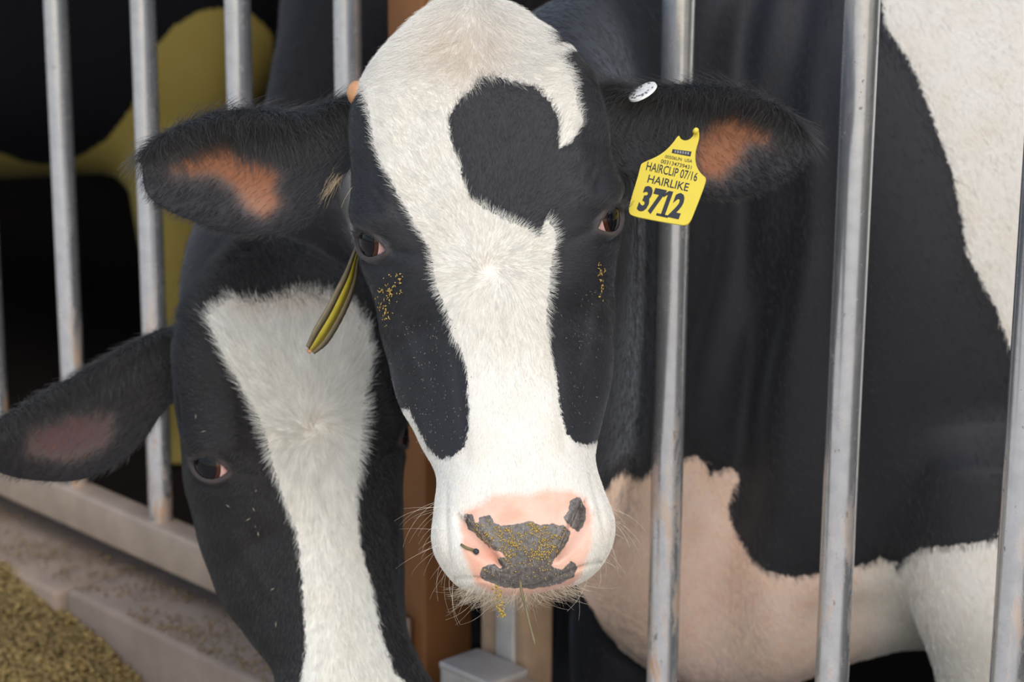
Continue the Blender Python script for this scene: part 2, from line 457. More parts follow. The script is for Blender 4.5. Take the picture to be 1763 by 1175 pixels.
class Head:
    def __init__(s, ox, oy, Z, roll, yaw, tilt, unit, nu, nv):
        ro, ya, ti = map(math.radians, (roll, yaw, tilt))
        X = CR * math.cos(ro) + CU * math.sin(ro)
        A = CR * math.sin(ro) - CU * math.cos(ro)
        N = -CF
        X, N = X * math.cos(ya) - N * math.sin(ya), N * math.cos(ya) + X * math.sin(ya)
        A, N = A * math.cos(ti) + N * math.sin(ti), N * math.cos(ti) - A * math.sin(ti)
        s.X, s.A, s.N, s.k = X, A, N, unit
        s.O = P(ox, oy, Z)
        st = []
        for sv, xs, zs in HEAD:
            h = np.stack([np.array(xs, float), np.full(9, float(sv)), np.array(zs, float)], -1)
            mir = h[1:-1][::-1].copy(); mir[:, 0] *= -1
            st.append(np.concatenate([h, mir]))
        R = catmull(np.array(st), nv); m = R.shape[1]
        u = np.arange(nu) * m / nu; i = u.astype(int); t = (u - i)[None, :, None]
        g = lambda k: R[:, (i + k) % m]
        R = 0.5 * (2 * g(0) + (g(1) - g(-1)) * t + (2 * g(-1) - 5 * g(0) + 4 * g(1) - g(2)) * t ** 2 + (3 * g(0) - g(-1) - 3 * g(1) + g(2)) * t ** 3)
        top = np.array([[0, -576, -98.0]]); bot = np.array([[0, 522, -100.0]])
        U = np.concatenate([R.reshape(-1, 3), top, bot])
        q, tr = grid_faces(nv, nu)
        q, tr = outward(s.w(U) - s.w(U).mean(0), q, tr)
        s.q, s.tr = q, tr
        me = make_mesh('head_tmp', s.w(U), q, tr)
        nw = vert_normals(me); bpy.data.meshes.remove(me)
        nu_ = np.stack([nw @ X, nw @ A, nw @ N], -1)          # normals in head units
        D = np.zeros(len(U)); liner = np.zeros(len(U)); s.eyes = []
        front = nu_[:, 2] > -0.2
        for sg in (-1, 1):
            d = np.linalg.norm(U[:, :2] - np.array([sg * EYE_T, EYE_S]), axis=1) + (U[:, 2] < -110) * 1e4
            i0 = int(np.argmin(d)); Ce = U[i0]; ne = nu_[i0] / np.linalg.norm(nu_[i0])
            e1 = np.array([-sg * 46.0, 35.0, 57.0]); e1 -= ne * (e1 @ ne); e1 /= np.linalg.norm(e1)   # outer -> inner corner
            e2 = np.cross(ne, e1)
            if e2[1] > 0: e2 = -e2                             # e2 towards the brow
            q_ = U - Ce; a = q_ @ e1; b = q_ @ e2; c = q_ @ ne
            near = (np.abs(c) < 60) & (np.hypot(a, b) < 140)
            L = 42.0
            hgt = np.where(b > 0, 22.0, 18.0) * np.clip(1 - (a / L) ** 2, -1, 1)
            edge = np.abs(b) - hgt                             # < 0 inside the lids
            ins = smooth(3.0, -5.0, edge) * near * (np.abs(a) < L + 2)
            rim = np.exp(-((edge - 8) / 7.0) ** 2) * near * smooth(L + 30, L, np.abs(a))
            brow = np.exp(-(((b - 46) / 22) ** 2 + (a / 60) ** 2)) * near
            crease = np.exp(-(((b - 27 + .004 * a * a) / 5) ** 2 + (a / 45) ** 2)) * near
            under = np.exp(-(((b + 36 - .004 * a * a) / 8) ** 2 + (a / 45) ** 2)) * near
            tear = np.exp(-(((b + .05 * (a - 40)) / 9) ** 2)) * smooth(36, 60, a) * smooth(130, 70, a) * near
            D += -20 * ins + 5.5 * rim * (1 - ins) + 13 * brow - 6 * crease - 6 * under - 5 * tear
            liner = np.maximum(liner, smooth(20, 6, edge) * near * smooth(L + 22, L + 4, np.abs(a)))
            s.eyes.append((Ce, ne, e1, e2, sg))
            # nostril: a comma-shaped hollow
            p0 = np.array([sg * 101.0, 386.0]); p1 = np.array([sg * 47.0, 470.0]); e = p1 - p0
            w = U[:, :2] - p0; h = np.clip((w @ e) / (e @ e), 0, 1)
            dd = np.linalg.norm(w - h[:, None] * e, axis=1)
            side = sg * ((w[:, 0] * e[1] - w[:, 1] * e[0]) / np.linalg.norm(e))       # > 0 on the outer side
            wd = np.where(side > 0, 30.0, 9.0) * np.sin(np.pi * np.clip(h * .7 + .22, 0, 1)) + 2
            D += -22 * smooth(1.0, .0, dd / wd) * front
            D += 3 * np.exp(-((side + 14) / 8) ** 2) * smooth(0, .2, h) * smooth(1, .8, h) * front
            # groove between nose and cheek of the lip
            xg = 126 + 10 * np.sin((U[:, 1] - 330) / 60.)
            D += -4 * np.exp(-((np.abs(U[:, 0]) - xg) / 6) ** 2) * smooth(300, 350, U[:, 1]) * smooth(480, 440, U[:, 1]) * (sg * U[:, 0] > 0) * front
            # cheek muscle and facial crest
            D += 6 * np.exp(-(((U[:, 1] - 40) / 90) ** 2 + ((sg * U[:, 0] - 178) / 26) ** 2)) * front
            D += -7 * np.exp(-(((U[:, 1] - 35 - 0.4 * (sg * U[:, 0] - 110)) / 26) ** 2 + ((sg * U[:, 0] - 140) / 45) ** 2)) * front
            at_ = sg * U[:, 0]; sv_ = U[:, 1]
            D += -10 * np.exp(-(((sv_ + 245) / 38) ** 2 + ((at_ - 214) / 30) ** 2)) * front            # hollow of the temple
            D += 5 * np.exp(-((at_ - 168 - .05 * (sv_ + 200)) / 16) ** 2) * smooth(-330, -260, sv_) * smooth(-100, -150, sv_) * front
            D += 1.5 * np.cos((at_ + .75 * sv_) / 4.2) * np.exp(-(((sv_ + 190) / 34) ** 2 + ((at_ - 186) / 22) ** 2)) * front   # skin wrinkles
            D += 5 * np.exp(-((at_ - 178 + .32 * (sv_ - 20)) / 11) ** 2) * smooth(0, 40, sv_) * smooth(210, 130, sv_) * front    # facial crest
            D += -4 * np.exp(-((at_ - 84 - .02 * (sv_ - 100)) / 12) ** 2) * smooth(60, 140, sv_) * smooth(330, 260, sv_) * front # beside the nasal bone
        # mouth line below the nose pad
        ml = 494 + 16 * np.exp(-(U[:, 0] / 60) ** 2) - 12 * (U[:, 0] / 110) ** 2
        D += -5 * np.exp(-((U[:, 1] - ml) / 3.5) ** 2) * (np.abs(U[:, 0]) < 130) * (nu_[:, 2] > .05)
        # low unevenness of flesh over bone
        D += 1.6 * np.sin(U[:, 0] / 37 + 1.3) * np.sin(U[:, 1] / 53 + .4) + 0.8 * np.sin(U[:, 0] / 17 + U[:, 1] / 23)
        D += -7 * np.exp(-(((U[:, 0] + 12) / 20) ** 2 + ((U[:, 1] + 36) / 24) ** 2)) * front     # dimple under the whorl
        s.U = U + nu_ * D[:, None]; s.liner = liner
    def w(s, U):
        U = np.asarray(U, float)
        return s.O + s.k * (U[..., 0:1] * s.X + U[..., 1:2] * s.A + U[..., 2:3] * s.N)
    def d(s, v):
        v = v[0] * s.X + v[1] * s.A + v[2] * s.N
        return v / np.linalg.norm(v)
    def mesh(s, name):
        me = make_mesh(name, s.w(s.U), s.q, s.tr)
        set_attr(me, 'piece', np.zeros(len(s.U))); set_attr(me, 'liner', s.liner)
        return me

def ear_mesh(name, st, piece, cup, thick, nv=70, nu=90, curl=0.16):
    """st: (upper world point, lower world point, facing normal) from the root to the tip"""
    rings = []
    n = len(st)
    for i, (up, lo, nrm) in enumerate(st):
        up = np.array(up); lo = np.array(lo); c = (up + lo) / 2; h = (up - lo) / 2; w = np.linalg.norm(h)
        nrm = np.array(nrm) / np.linalg.norm(nrm)
        f = i / (n - 1)
        cp = cup * min(1.0, .35 + 1.6 * f) * (1 if f < .75 else max(.15, (1 - f) / .25)) * w
        th = thick * (2.4 - 1.9 * smooth(0, .5, np.float64(f)))
        m = 14
        x = np.cos(np.linspace(0, np.pi, m))                   # +1 upper rim .. -1 lower rim
        roll = curl * w * np.clip((x - .35) / .65, 0, 1) ** 2 * (f > .0)
        fr = [c + h * xx * (1 - .10 * max(0, xx) ) + nrm * (-cp * (1 - xx * xx) ** .8 + rr) for xx, rr in zip(x, roll)]
        bk = [c + h * xx * 1.0 + nrm * (-cp * (1 - xx * xx) ** .8 - th * (1 - xx ** 4) ** .5 - .002 + rr * .75) for xx, rr in zip(x[1:-1][::-1], roll[1:-1][::-1])]
        rings.append(np.array(fr + bk))
    me = ring_loft(name, np.array(rings), nv, nu)
    set_attr(me, 'piece', np.full(len(me.vertices), float(piece))); set_attr(me, 'liner', np.zeros(len(me.vertices)))
    return me

def body_loft(name, st, piece, nv=90, nu=72, power=2.25):
    """st: (top world point, bottom world point, half thickness)"""
    T = np.array([a for a, b, c in st]); Bt = np.array([b for a, b, c in st])
    Cn = (T + Bt) / 2; tg = np.gradient(Cn, axis=0)
    rings = []
    th = np.linspace(0, 2 * np.pi, 28, endpoint=False)
    for i in range(len(st)):
        h = (T[i] - Bt[i]) / 2
        side = np.cross(tg[i], h); side /= np.linalg.norm(side)
        cs, sn = np.cos(th), np.sin(th)
        cx = np.sign(cs) * np.abs(cs) ** (2 / power); sx = np.sign(sn) * np.abs(sn) ** (2 / power)
        rings.append(Cn[i] + cx[:, None] * h + sx[:, None] * side * st[i][2])
    me = ring_loft(name, np.array(rings), nv, nu)
    set_attr(me, 'piece', np.full(len(me.vertices), float(piece))); set_attr(me, 'liner', np.zeros(len(me.vertices)))
    return me

def round_loft(name, pts, rad, piece, nv=60, nu=36, flat=1.0):
    pts = np.array(pts, float); tg = np.gradient(pts, axis=0); rings = []
    th = np.linspace(0, 2 * np.pi, 24, endpoint=False)
    for p, t, r in zip(pts, tg, rad):
        t = t / np.linalg.norm(t)
        ref = np.array([0, 1.0, 0]) if abs(t[1]) < .8 else np.array([1.0, 0, 0])
        a = np.cross(t, ref); a /= np.linalg.norm(a); b = np.cross(a, t)
        rings.append(p + r * (np.cos(th)[:, None] * a + flat * np.sin(th)[:, None] * b))
    me = ring_loft(name, np.array(rings), nv, nu)
    set_attr(me, 'piece', np.full(len(me.vertices), float(piece))); set_attr(me, 'liner', np.zeros(len(me.vertices)))
    return me

def union(meshes, name, zbody=99.0):
    objs = []
    for m in meshes:
        o = bpy.data.objects.new('tmp', m); COL.objects.link(o); objs.append(o)
    cur = objs[0]
    for o in objs[1:]:
        md = cur.modifiers.new('b', 'BOOLEAN'); md.object = o; md.operation = 'UNION'; md.solver = 'MANIFOLD'
    dg = bpy.context.evaluated_depsgraph_get()
    me = bpy.data.meshes.new_from_object(cur.evaluated_get(dg))
    me.name = name
    for o in objs: bpy.data.objects.remove(o)
    # melt the seams where two pieces meet
    V = mesh_np(me); pc = get_attr(me, 'piece')
    E = np.empty(len(me.edges) * 2, np.int32); me.edges.foreach_get('vertices', E); E = E.reshape(-1, 2)
    seam = np.zeros(len(V), bool)
    cr = np.abs(pc[E[:, 0]] - pc[E[:, 1]]) > .01
    seam[E[cr].ravel()] = True
    frac = np.abs(pc - np.round(pc)) > .01; seam |= frac
    # seam width grows outwards in space
    from mathutils.kdtree import KDTree
    idx = np.nonzero(seam)[0]
    wgt = np.zeros(len(V))
    if len(idx):
        kd = KDTree(len(idx))
        for i in idx: kd.insert(Vector(V[i]), int(i))
        kd.balance()
        lo, hi = V[idx].min(0) - .05, V[idx].max(0) + .05
        cand = np.nonzero(((V > lo) & (V < hi)).all(1))[0]
        for i in cand:
            d = kd.find(Vector(V[i]))[2]
            if d < .03: wgt[i] = 1 - d / .03
        deg = np.bincount(E.ravel(), minlength=len(V)).astype(float)
        for _ in range(40):
            S = np.zeros_like(V)
            for k in range(3):
                S[:, k] = np.bincount(E[:, 0], V[E[:, 1], k], len(V)) + np.bincount(E[:, 1], V[E[:, 0], k], len(V))
            V += (S / deg[:, None] - V) * (wgt * .6)[:, None]
        me.vertices.foreach_set('co', V.astype(np.float32).ravel()); me.update()
    pc = np.round(pc); Zc = (V - CAM) @ CF
    pc[(pc < 2.5) & (Zc > zbody)] = 3
    set_attr(me, 'piece', pc)
    shade_smooth(me)
    return me

# ---- pigment and painted ear glow of the big cow, outlined on the animal (photo pixels seen from the front)
A_FACE = [(700,-90),(655,30),(615,88),(597,108),(612,135),(628,165),(638,205),(645,255),(660,290),(680,325),(700,360),(720,395),(742,430),
 (748,470),(755,500),(772,540),(780,580),(795,605),(805,640),(806,690),(808,740),(800,770),(780,785),(760,790),(748,783),(735,770),(718,735),
 (703,703),(690,703),(660,740),(680,1060),(1090,1060),(1090,800),(1030,758),(1012,766),(990,762),(974,745),(963,700),(956,640),(945,590),
 (941,540),(946,490),(949,450),(957,405),(944,374),(933,388),(930,410),(900,390),(862,375),(838,362),(812,345),(797,312),(791,280),
 (778,250),(772,205),(790,175),(815,150),(825,130),(850,130),(890,142),(925,152),(950,180),(962,210),(962,258),(985,245),(1003,210),
 (995,180),(985,140),(975,115),(955,95),(978,64),(945,76),(936,45),(906,0),(900,-90)]
A_NOSE = [(800,880),(822,872),(850,852),(890,850),(912,852),(940,842),(985,846),(1008,858),(1020,885),(1018,940),(1004,985),(990,1010),(960,1030),(900,1036),(850,1030),(818,1005),(796,950),(794,905)]
A_GREY = [(803,888),(811,890),(816,902),(826,903),(828,895),(842,891),(848,903),(862,912),(878,908),(895,906),(915,902),(930,908),(950,906),(968,908),
 (978,918),(975,928),(968,942),(958,952),(950,962),(944,975),(950,982),(968,986),(985,972),(990,978),(984,990),(960,1003),(920,1010),(870,1008),
 (845,1001),(829,990),(832,981),(850,976),(862,984),(868,978),(862,965),(876,962),(868,950),(850,943),(836,932),(822,918),(808,908)]
A_GREY2 = [(984,865),(996,862),(1003,875),(1005,893),(994,912),(984,904),(976,892),(983,880)]
A_BODY = [(930,1300),(960,960),(1032,850),(1045,845),(1060,815),(1075,808),(1105,825),(1130,800),(1170,790),(1200,785),(1215,790),(1222,822),(1250,805),(1278,812),
 (1272,835),(1250,860),(1255,900),(1275,930),(1290,960),(1320,985),(1370,995),(1430,985),(1500,970),(1520,955),(1545,985),(1555,965),(1580,945),
 (1640,940),(1720,930),(1725,880),(1750,780),(1752,700),(1740,600),(1710,520),(1665,440),(1655,380),(1640,300),(1600,190),(1570,110),(1520,40),
 (1510,-300),(2300,-300),(2350,300),(2250,700),(2500,1000),(2600,2600),(930,2600)]
A_EARL = [(298,280),(330,250),(360,230),(393,228),(402,255),(430,272),(460,285),(478,300),(470,325),(482,350),(455,372),(428,360),(404,318),(370,298),(330,300),(300,292)]  # this outline and the next: light glowing through the ears, painted orange
A_EARR = [(1222,188),(1262,176),(1305,190),(1330,222),(1322,244),(1285,246),(1268,275),(1238,305),(1207,300),(1196,255),(1208,225),(1226,208)]
B_FACE = [(357,545),(400,512),(430,525),(480,520),(520,505),(560,510),(600,520),(628,560),(640,610),(628,680),(622,760),(618,800),(612,850),(618,930),
 (640,1010),(655,1090),(680,1160),(800,1260),(800,1500),(480,1500),(515,1200),(527,1120),(520,1000),(512,920),(490,860),(470,800),(455,740),(430,690),(400,640),(375,590)]
B_EAR = [(60,745),(120,718),(185,725),(178,760),(120,785),(60,775)]

def paint(me, face, body, nose=None, greys=(), ears=(), extra=None):
    V = mesh_np(me); px, Z = project(V); pc = get_attr(me, 'piece'); nv = vert_normals(me)
    N = len(V); pat = np.full(N, -3.0); pink = np.full(N, -3.0); grey = np.full(N, -3.0); org = np.full(N, -3.0)
    fr = ((CAM - V) * nv).sum(1) > -0.25 * np.linalg.norm(CAM - V, axis=1)
    h = (pc < .5)
    pat[h] = np.clip(poly_sd(px[h], face) / 10, -3, 3); pat[h & ~fr] = np.minimum(pat[h & ~fr], -3)
    if nose is not None:
        pink[h & fr] = np.clip(poly_sd(px[h & fr], nose) / 10, -3, 3)
        g = np.full(N, -30.0)
        for gp in greys: g[h & fr] = np.maximum(g[h & fr], poly_sd(px[h & fr], gp))
        grey = np.clip((g + 4) / 10, -3, 3)
    bd = pc > 2.5
    if body is not None: pat[bd] = np.clip(poly_sd(px[bd], body) / 10, -3, 3)
    for pid, pg in ears:
        e = pc == pid
        org[e & fr] = np.clip(poly_sd(px[e & fr], pg) / 10, -3, 3)
    d = dict(V=V, px=px, Z=Z, pc=pc, nv=nv, pat=pat, pink=pink, grey=grey, org=org, fr=fr)
    if extra: extra(d)
    set_attr(me, 'pat', d['pat']); set_attr(me, 'pink', d['pink']); set_attr(me, 'grey', d['grey']); set_attr(me, 'orange', d['org']); set_attr(me, 'epink', smooth(305, 365, d['px'][:, 1]) * smooth(350, 440, np.abs(d['px'][:, 0] - 860)))
    return d

# ---- hair
def sample_surface(me, dens, count):
    """random roots on the triangles, chosen by area x per-vertex density"""
    me.calc_loop_triangles()
    T = np.empty(len(me.loop_triangles) * 3, np.int32); me.loop_triangles.foreach_get('vertices', T); T = T.reshape(-1, 3)
    V = mesh_np(me)
    ar = np.linalg.norm(np.cross(V[T[:, 1]] - V[T[:, 0]], V[T[:, 2]] - V[T[:, 0]]), axis=1)
    w = ar * dens[T].mean(1); cs = np.cumsum(w)
    if cs[-1] <= 0: return None
    t = np.searchsorted(cs, rng.random(count) * cs[-1]); t = np.minimum(t, len(T) - 1)
    a, b = rng.random(count), rng.random(count); sw = a + b > 1; a[sw] = 1 - a[sw]; b[sw] = 1 - b[sw]
    return T[t], np.stack([1 - a - b, a, b], -1)

def grow(roots, nrm, dirs, length, lift, radius, cols, name, parent, npt=4, bend=0.7, jitter=0.22):
    n = len(roots)
    dirs = dirs + rng.normal(0, jitter, (n, 3))
    dirs -= nrm * (dirs * nrm).sum(1)[:, None]; dirs /= np.linalg.norm(dirs, axis=1)[:, None] + 1e-9
    pts = np.empty((n, npt, 3)); p = roots - nrm * .0006
    for k in range(npt):
        pts[:, k] = p
        f = k / (npt - 1)
        a = lift * (1 - bend * f)
        step = dirs * np.cos(a)[:, None] + nrm * np.sin(a)[:, None]
        p = p + step * (length / (npt - 1))[:, None]
    hc = bpy.data.hair_curves.new(name)
    hc.add_curves([npt] * n)
    hc.points.foreach_set('position', pts.astype(np.float32).ravel())
    ra = hc.attributes.new('radius', 'FLOAT', 'POINT')
    prof = np.linspace(1, .25, npt)
    ra.data.foreach_set('value', (np.asarray(radius).reshape(-1, 1) * np.ones((n, 1)) * prof).astype(np.float32).ravel())
    ca = hc.attributes.new('hcol', 'FLOAT_COLOR', 'CURVE')
    ca.data.foreach_set('color', np.concatenate([cols, np.ones((n, 1))], 1).astype(np.float32).ravel())
    return link(name, hc, parent, M_HAIR)

def px_dir(dx, dy):
    return dx[:, None] * CR - dy[:, None] * CU

def bary(arr, T, b):
    a = arr[T]
    return (a * b[..., None]).sum(1) if a.ndim == 3 else (a * b).sum(1)

# ---- eyes
def add_eyes(H, root, gaze=(0.20, .08)):
    m = NT('sclera'); m.base(m.mix(m.noise(120, 4), C4(.70, .47, .43), C4(.52, .25, .22))); m.p(Roughness=.2, Specular_IOR_Level=.3)
    iris = NT('iris'); iris.base(C4(.045, .014, .007)); iris.p(Roughness=.1, Specular_IOR_Level=.35)
    pup = NT('pupil'); pup.base(C4(.006, .006, .008)); pup.p(Roughness=.05, Specular_IOR_Level=.22)
    for Ce, ne, e1, e2, sg in H.eyes:
        R = 50.0
        c = Ce - ne * 48.5
        g = ne - e1 * gaze[0] + e2 * gaze[1]; g /= np.linalg.norm(g)
        def cap(rad, ang, name, n=28, lift=0.0):
            a = np.cross(g, e1); a /= np.linalg.norm(a); b = np.cross(g, a)
            rings = []
            for ph in np.linspace(.02, ang, n):
                th = np.linspace(0, 2 * np.pi, 36, endpoint=False)
                rings.append(c + rad * (np.cos(ph) * g + np.sin(ph) * (np.cos(th)[:, None] * a + np.sin(th)[:, None] * b)))
            rr = H.w(np.array(rings))
            V = np.concatenate([rr.reshape(-1, 3), rr[0].mean(0)[None], rr[-1].mean(0)[None]])
            q, t = grid_faces(n, 36); q, t = outward(V - V.mean(0), q, t)
            me = make_mesh(name, V, q, t); shade_smooth(me); return me
        e = link('eye', cap(R, math.pi - .02, 'eye', 40), root, m.m)
        link('iris', cap(R + .7, .76, 'iris'), e, iris.m)
        link('pupil', cap(R + 1.3, .60, 'pupil'), e, pup.m)

M_COAT_A = coat_material('holstein_coat', C4(.74, .71, .65), C4(.0135, .0145, .0185), C4(.80, .50, .385), C4(.150, .132, .122), C4(.25, .092, .038))

def white_cols(n, warm=None):
    v = np.clip(rng.normal(.97, .15, n), .5, 1.12)[:, None]
    c = np.array([.88, .85, .78]) * v
    if warm is not None:
        c = c * (1 - warm[:, None]) + np.array([.72, .56, .40]) * v * warm[:, None]
    return np.clip(c, 0, .95)

def black_cols(n, lo=.006, hi=.034):
    v = rng.uniform(lo, hi, n)[:, None]
    return np.array([1.0, .95, .95]) * v

# ============================================================ the big cow
HA = Head(858, 500, 2.32, 6.03, 2.5, 9.0, 0.0006057, 340, 420)
def earL(x, y, Z): return P(x, y, Z)
facing = -CF
def ear_stations(up, lo, Z0, Z1, nrm0, nrm1):
    n = len(up); out = []
    for i in range(n):
        f = i / (n - 1); Z = Z0 + (Z1 - Z0) * f
        nr = np.array(nrm0) * (1 - f) + np.array(nrm1) * f
        out.append((P(*up[i], Z), P(*lo[i], Z), nr))
    return out
nL = -CF * .9 - CU * .25 - CR * .15
nR = -CF * .9 - CU * .25 + CR * .15
stL = ear_stations([(640,165),(585,168),(540,186),(490,188),(430,184),(365,192),(308,214),(268,238),(251,256),(244,272)],
                   [(630,270),(592,300),(560,352),(515,388),(455,404),(390,400),(330,380),(284,360),(256,338),(246,312)], 2.455, 2.50, nL, nL)
stR = ear_stations([(1010,150),(1058,146),(1100,150),(1150,146),(1215,142),(1275,150),(1325,172),(1358,196),(1377,216),(1385,230)],
                   [(1020,270),(1062,292),(1100,310),(1150,325),(1215,338),(1275,338),(1325,318),(1356,300),(1377,280),(1386,262)], 2.455, 2.50, nR, nR)
earA_l = ear_mesh('ear_l', stL, 1, .34, .006)
earA_r = ear_mesh('ear_r', stR, 2, .34, .006)
bodyA = body_loft('body', [
    (W(880,130,2.44), W(905,430,2.42), .07),
    (W(905,60,2.54), W(925,640,2.52), .115),
    (W(955,10,2.72), W(960,860,2.74), .105),
    (W(1030,-30,2.99), W(1015,1005,3.02), .092),
    (W(1170,-70,3.22), W(1112,1135,3.24), .16),
    (W(1380,-100,3.24), W(1270,1185,3.26), .225),
    (W(1600,-110,3.26), W(1500,1105,3.27), .27),
    (W(1850,-100,3.28), W(1800,1110,3.28), .30),
    (W(2400,-90,3.30), W(2400,1150,3.30), .34),
    (W(3000,-70,3.45), W(3000,1110,3.45), .33),
    (W(3350,-40,3.55), W(3350,900,3.55), .24),
    (W(3480,60,3.60), W(3480,700,3.60), .13)], 3, 150, 120)
# raised shoulder muscle so the near foreleg reads as its own mass
def leg_pts(lst): return [W(x, y, Y) for x, y, Y in lst]
def ground_leg(x0, Y, hoof_dx=0.0):
    p = W(x0, 1150, Y); return p
def foreleg(name, px, Y, piece, r0=.165):
    top = W(px - 15, 760, Y + .02); el = W(px, 1000, Y - .02); fa = W(px + 12, 1160, Y - .02)
    kn = np.array([fa[0] + .01, fa[1], .18]); ca = np.array([fa[0], fa[1] + .01, .0]); fe = np.array([fa[0] - .01, fa[1], -.17]); hf = np.array([fa[0] - .03, fa[1] - .02, BARN_Z + .002])
    return round_loft(name, [top, el, fa, kn, ca, fe, hf], [r0 * .8, .125, .095, .062, .042, .05, .065], piece, 90, 48)
legN = foreleg('leg_near', 1712, 3.05, 4)
legF = round_loft('leg_far', [W(1130,880,3.36), W(1075,1040,3.34), W(1058,1180,3.33), W(1058,1400,3.33), np.append(W(1058,1500,3.33)[:2], BARN_Z + .002)], [.10, .085, .07, .05, .06], 5, 60, 36)
def hindleg(name, px, Y, piece):
    t = W(px, 750, Y); a = np.array([t[0], t[1], .45]); h = np.array([t[0] + .09, t[1], .22]); b = np.array([t[0] + .03, t[1], -.08]); g = np.array([t[0], t[1], BARN_Z + .002])
    return round_loft(name, [t, a, h, b, g], [.20, .12, .06, .045, .065], piece, 60, 36)
legH1 = hindleg('hind1', 3150, 3.28, 6); legH2 = hindleg('hind2', 3100, 3.72, 7)
bodyA_me = union([HA.mesh('head'), earA_l, earA_r, bodyA, legN, legF, legH1, legH2], 'cow_body', 2.72)

def extraA(d):
    bd = d['pc'] > 2.5
    far = (d['pc'] == 5); d['pat'][far] = -3
    # thin-haired dewlap skin shows pink
    x, y = d['px'][:, 0], d['px'][:, 1]
    d['pink'][bd] = np.clip(np.minimum((1440 - x[bd]) / 160, (y[bd] - 700) / 60), -.6, .02)
    d['pink'][d['pc'] == 4] = -.6
def folds(me):
    V = mesh_np(me); n = vert_normals(me); pc = get_attr(me, 'piece'); px, Z = project(V); x, y = px[:, 0], px[:, 1]
    d = np.zeros(len(V))
    win = smooth(1120, 1220, x) * smooth(1470, 1330, x) * smooth(900, 600, y)
    d += .007 * np.sin((x + .12 * y + 18 * np.sin(y / 90)) / 15.0) * win
    d += .022 * np.exp(-(((x - 1590 - .1 * (y - 500)) / 130) ** 2 + ((y - 520) / 330) ** 2))        # shoulder blade
    d += -.012 * np.exp(-(((x - 1430 - .1 * (y - 500)) / 50) ** 2)) * smooth(1000, 800, y)
    d += .010 * np.sin((y + .5 * x) / 42.0) * smooth(1330, 1420, x) * smooth(1560, 1480, x) * smooth(1000, 1060, y)   # arm-pit creases
    d += .006 * np.sin((x - .35 * y) / 36.0) * smooth(1050, 1120, x) * smooth(1420, 1300, x) * smooth(850, 950, y)
    d *= (pc > 2.5)
    me.vertices.foreach_set('co', (V + n * d[:, None]).astype(np.float32).ravel()); me.update()
folds(bodyA_me)
dA = paint(bodyA_me, A_FACE, A_BODY, A_NOSE, (A_GREY, A_GREY2), ((1, A_EARL), (2, A_EARR)), extraA)
baseA = np.array([W(1800, 600, 3.2)[0], 3.2, BARN_Z])
cowA = empty('dairy_cow', baseA, 'big black and white cow with a numbered yellow ear tag, head out between the bars', 'cow')
link('body', bodyA_me, cowA, M_COAT_A)
add_eyes(HA, cowA)
# horn buds
for (bx, by, bz) in ((-214, -392, -76),):
    c0 = HA.w(np.array([bx * .86, by, bz - 12.0])); c1 = HA.w(np.array([bx * 1.0, by - 4, bz])); c2 = HA.w(np.array([bx * 1.055, by - 4, bz + 4]))
    rr = .015
    link('horn_bud', tube_mesh('horn_bud', [c0, c0 * .5 + c1 * .5, c1, c2 * .6 + c1 * .4, c2], [rr, rr, rr * .9, rr * .6, rr * .1], 16), cowA, M_HORN)

def face_dirs(px, whorl, poll_y, poll_x, down):
    d = px - np.array(whorl)
    r = np.linalg.norm(d, axis=1)[:, None] + 1e-6
    u = d / r
    k_ = np.exp(-r / 26.0)
    u = u * (1 - .75 * k_) + np.stack([-d[:, 1], d[:, 0]], -1) / r * 1.1 * k_ + np.array([0, -.5]) * np.exp(-(r / 16.0) ** 2)      # the whorl spirals closed
    u[:, 1] += down * smooth(-10, 120, d[:, 1])
    t = smooth(poll_y + 70, poll_y - 60, px[:, 1] + rng.normal(0, 30, len(px)))[:, None]
    pd = np.stack([np.clip((px[:, 0] - poll_x) / 70, -2.2, 2.2), np.full(len(px), .85)], -1)
    u = u * (1 - t) + pd * t
    # loose clumps
    a = .22 * np.sin(px[:, 0] / 9.1 + 2 * np.sin(px[:, 1] / 13.7)) * np.sin(px[:, 1] / 11.3 + 1.7 * np.sin(px[:, 0] / 17.1))
    c, s_ = np.cos(a), np.sin(a)
    return np.stack([u[:, 0] * c - u[:, 1] * s_, u[:, 0] * s_ + u[:, 1] * c], -1)

def coat(me, d, root, dens, count, dirf, lenf, rad, lift=(.22, .5), name='coat', warmf=None, dark=(.006, .036), jitter=.22, npt=4, colf=None):
    T, b = sample_surface(me, dens, count)
    V = bary(d['V'], T, b); N = bary(d['nv'], T, b); N /= np.linalg.norm(N, axis=1)[:, None]
    px = bary(d['px'], T, b); pat = bary(d['pat'], T, b)
    dr = dirf(px); D = px_dir(dr[:, 0], dr[:, 1])
    n = len(V)
    white = pat + rng.normal(0, .22, n) > 0
    L = lenf(px, white) * rng.uniform(.7, 1.25, n)
    wc = white_cols(n, warmf(px) if warmf else None); bc = black_cols(n, *dark)
    cols = np.where(white[:, None], wc, bc)
    if colf is not None: cols = colf(px, cols, white, T, b)
    lf = rng.uniform(lift[0], lift[1], n)
    return grow(V, N, D, L, lf, np.full(n, rad), cols, name, root, npt, jitter=jitter)

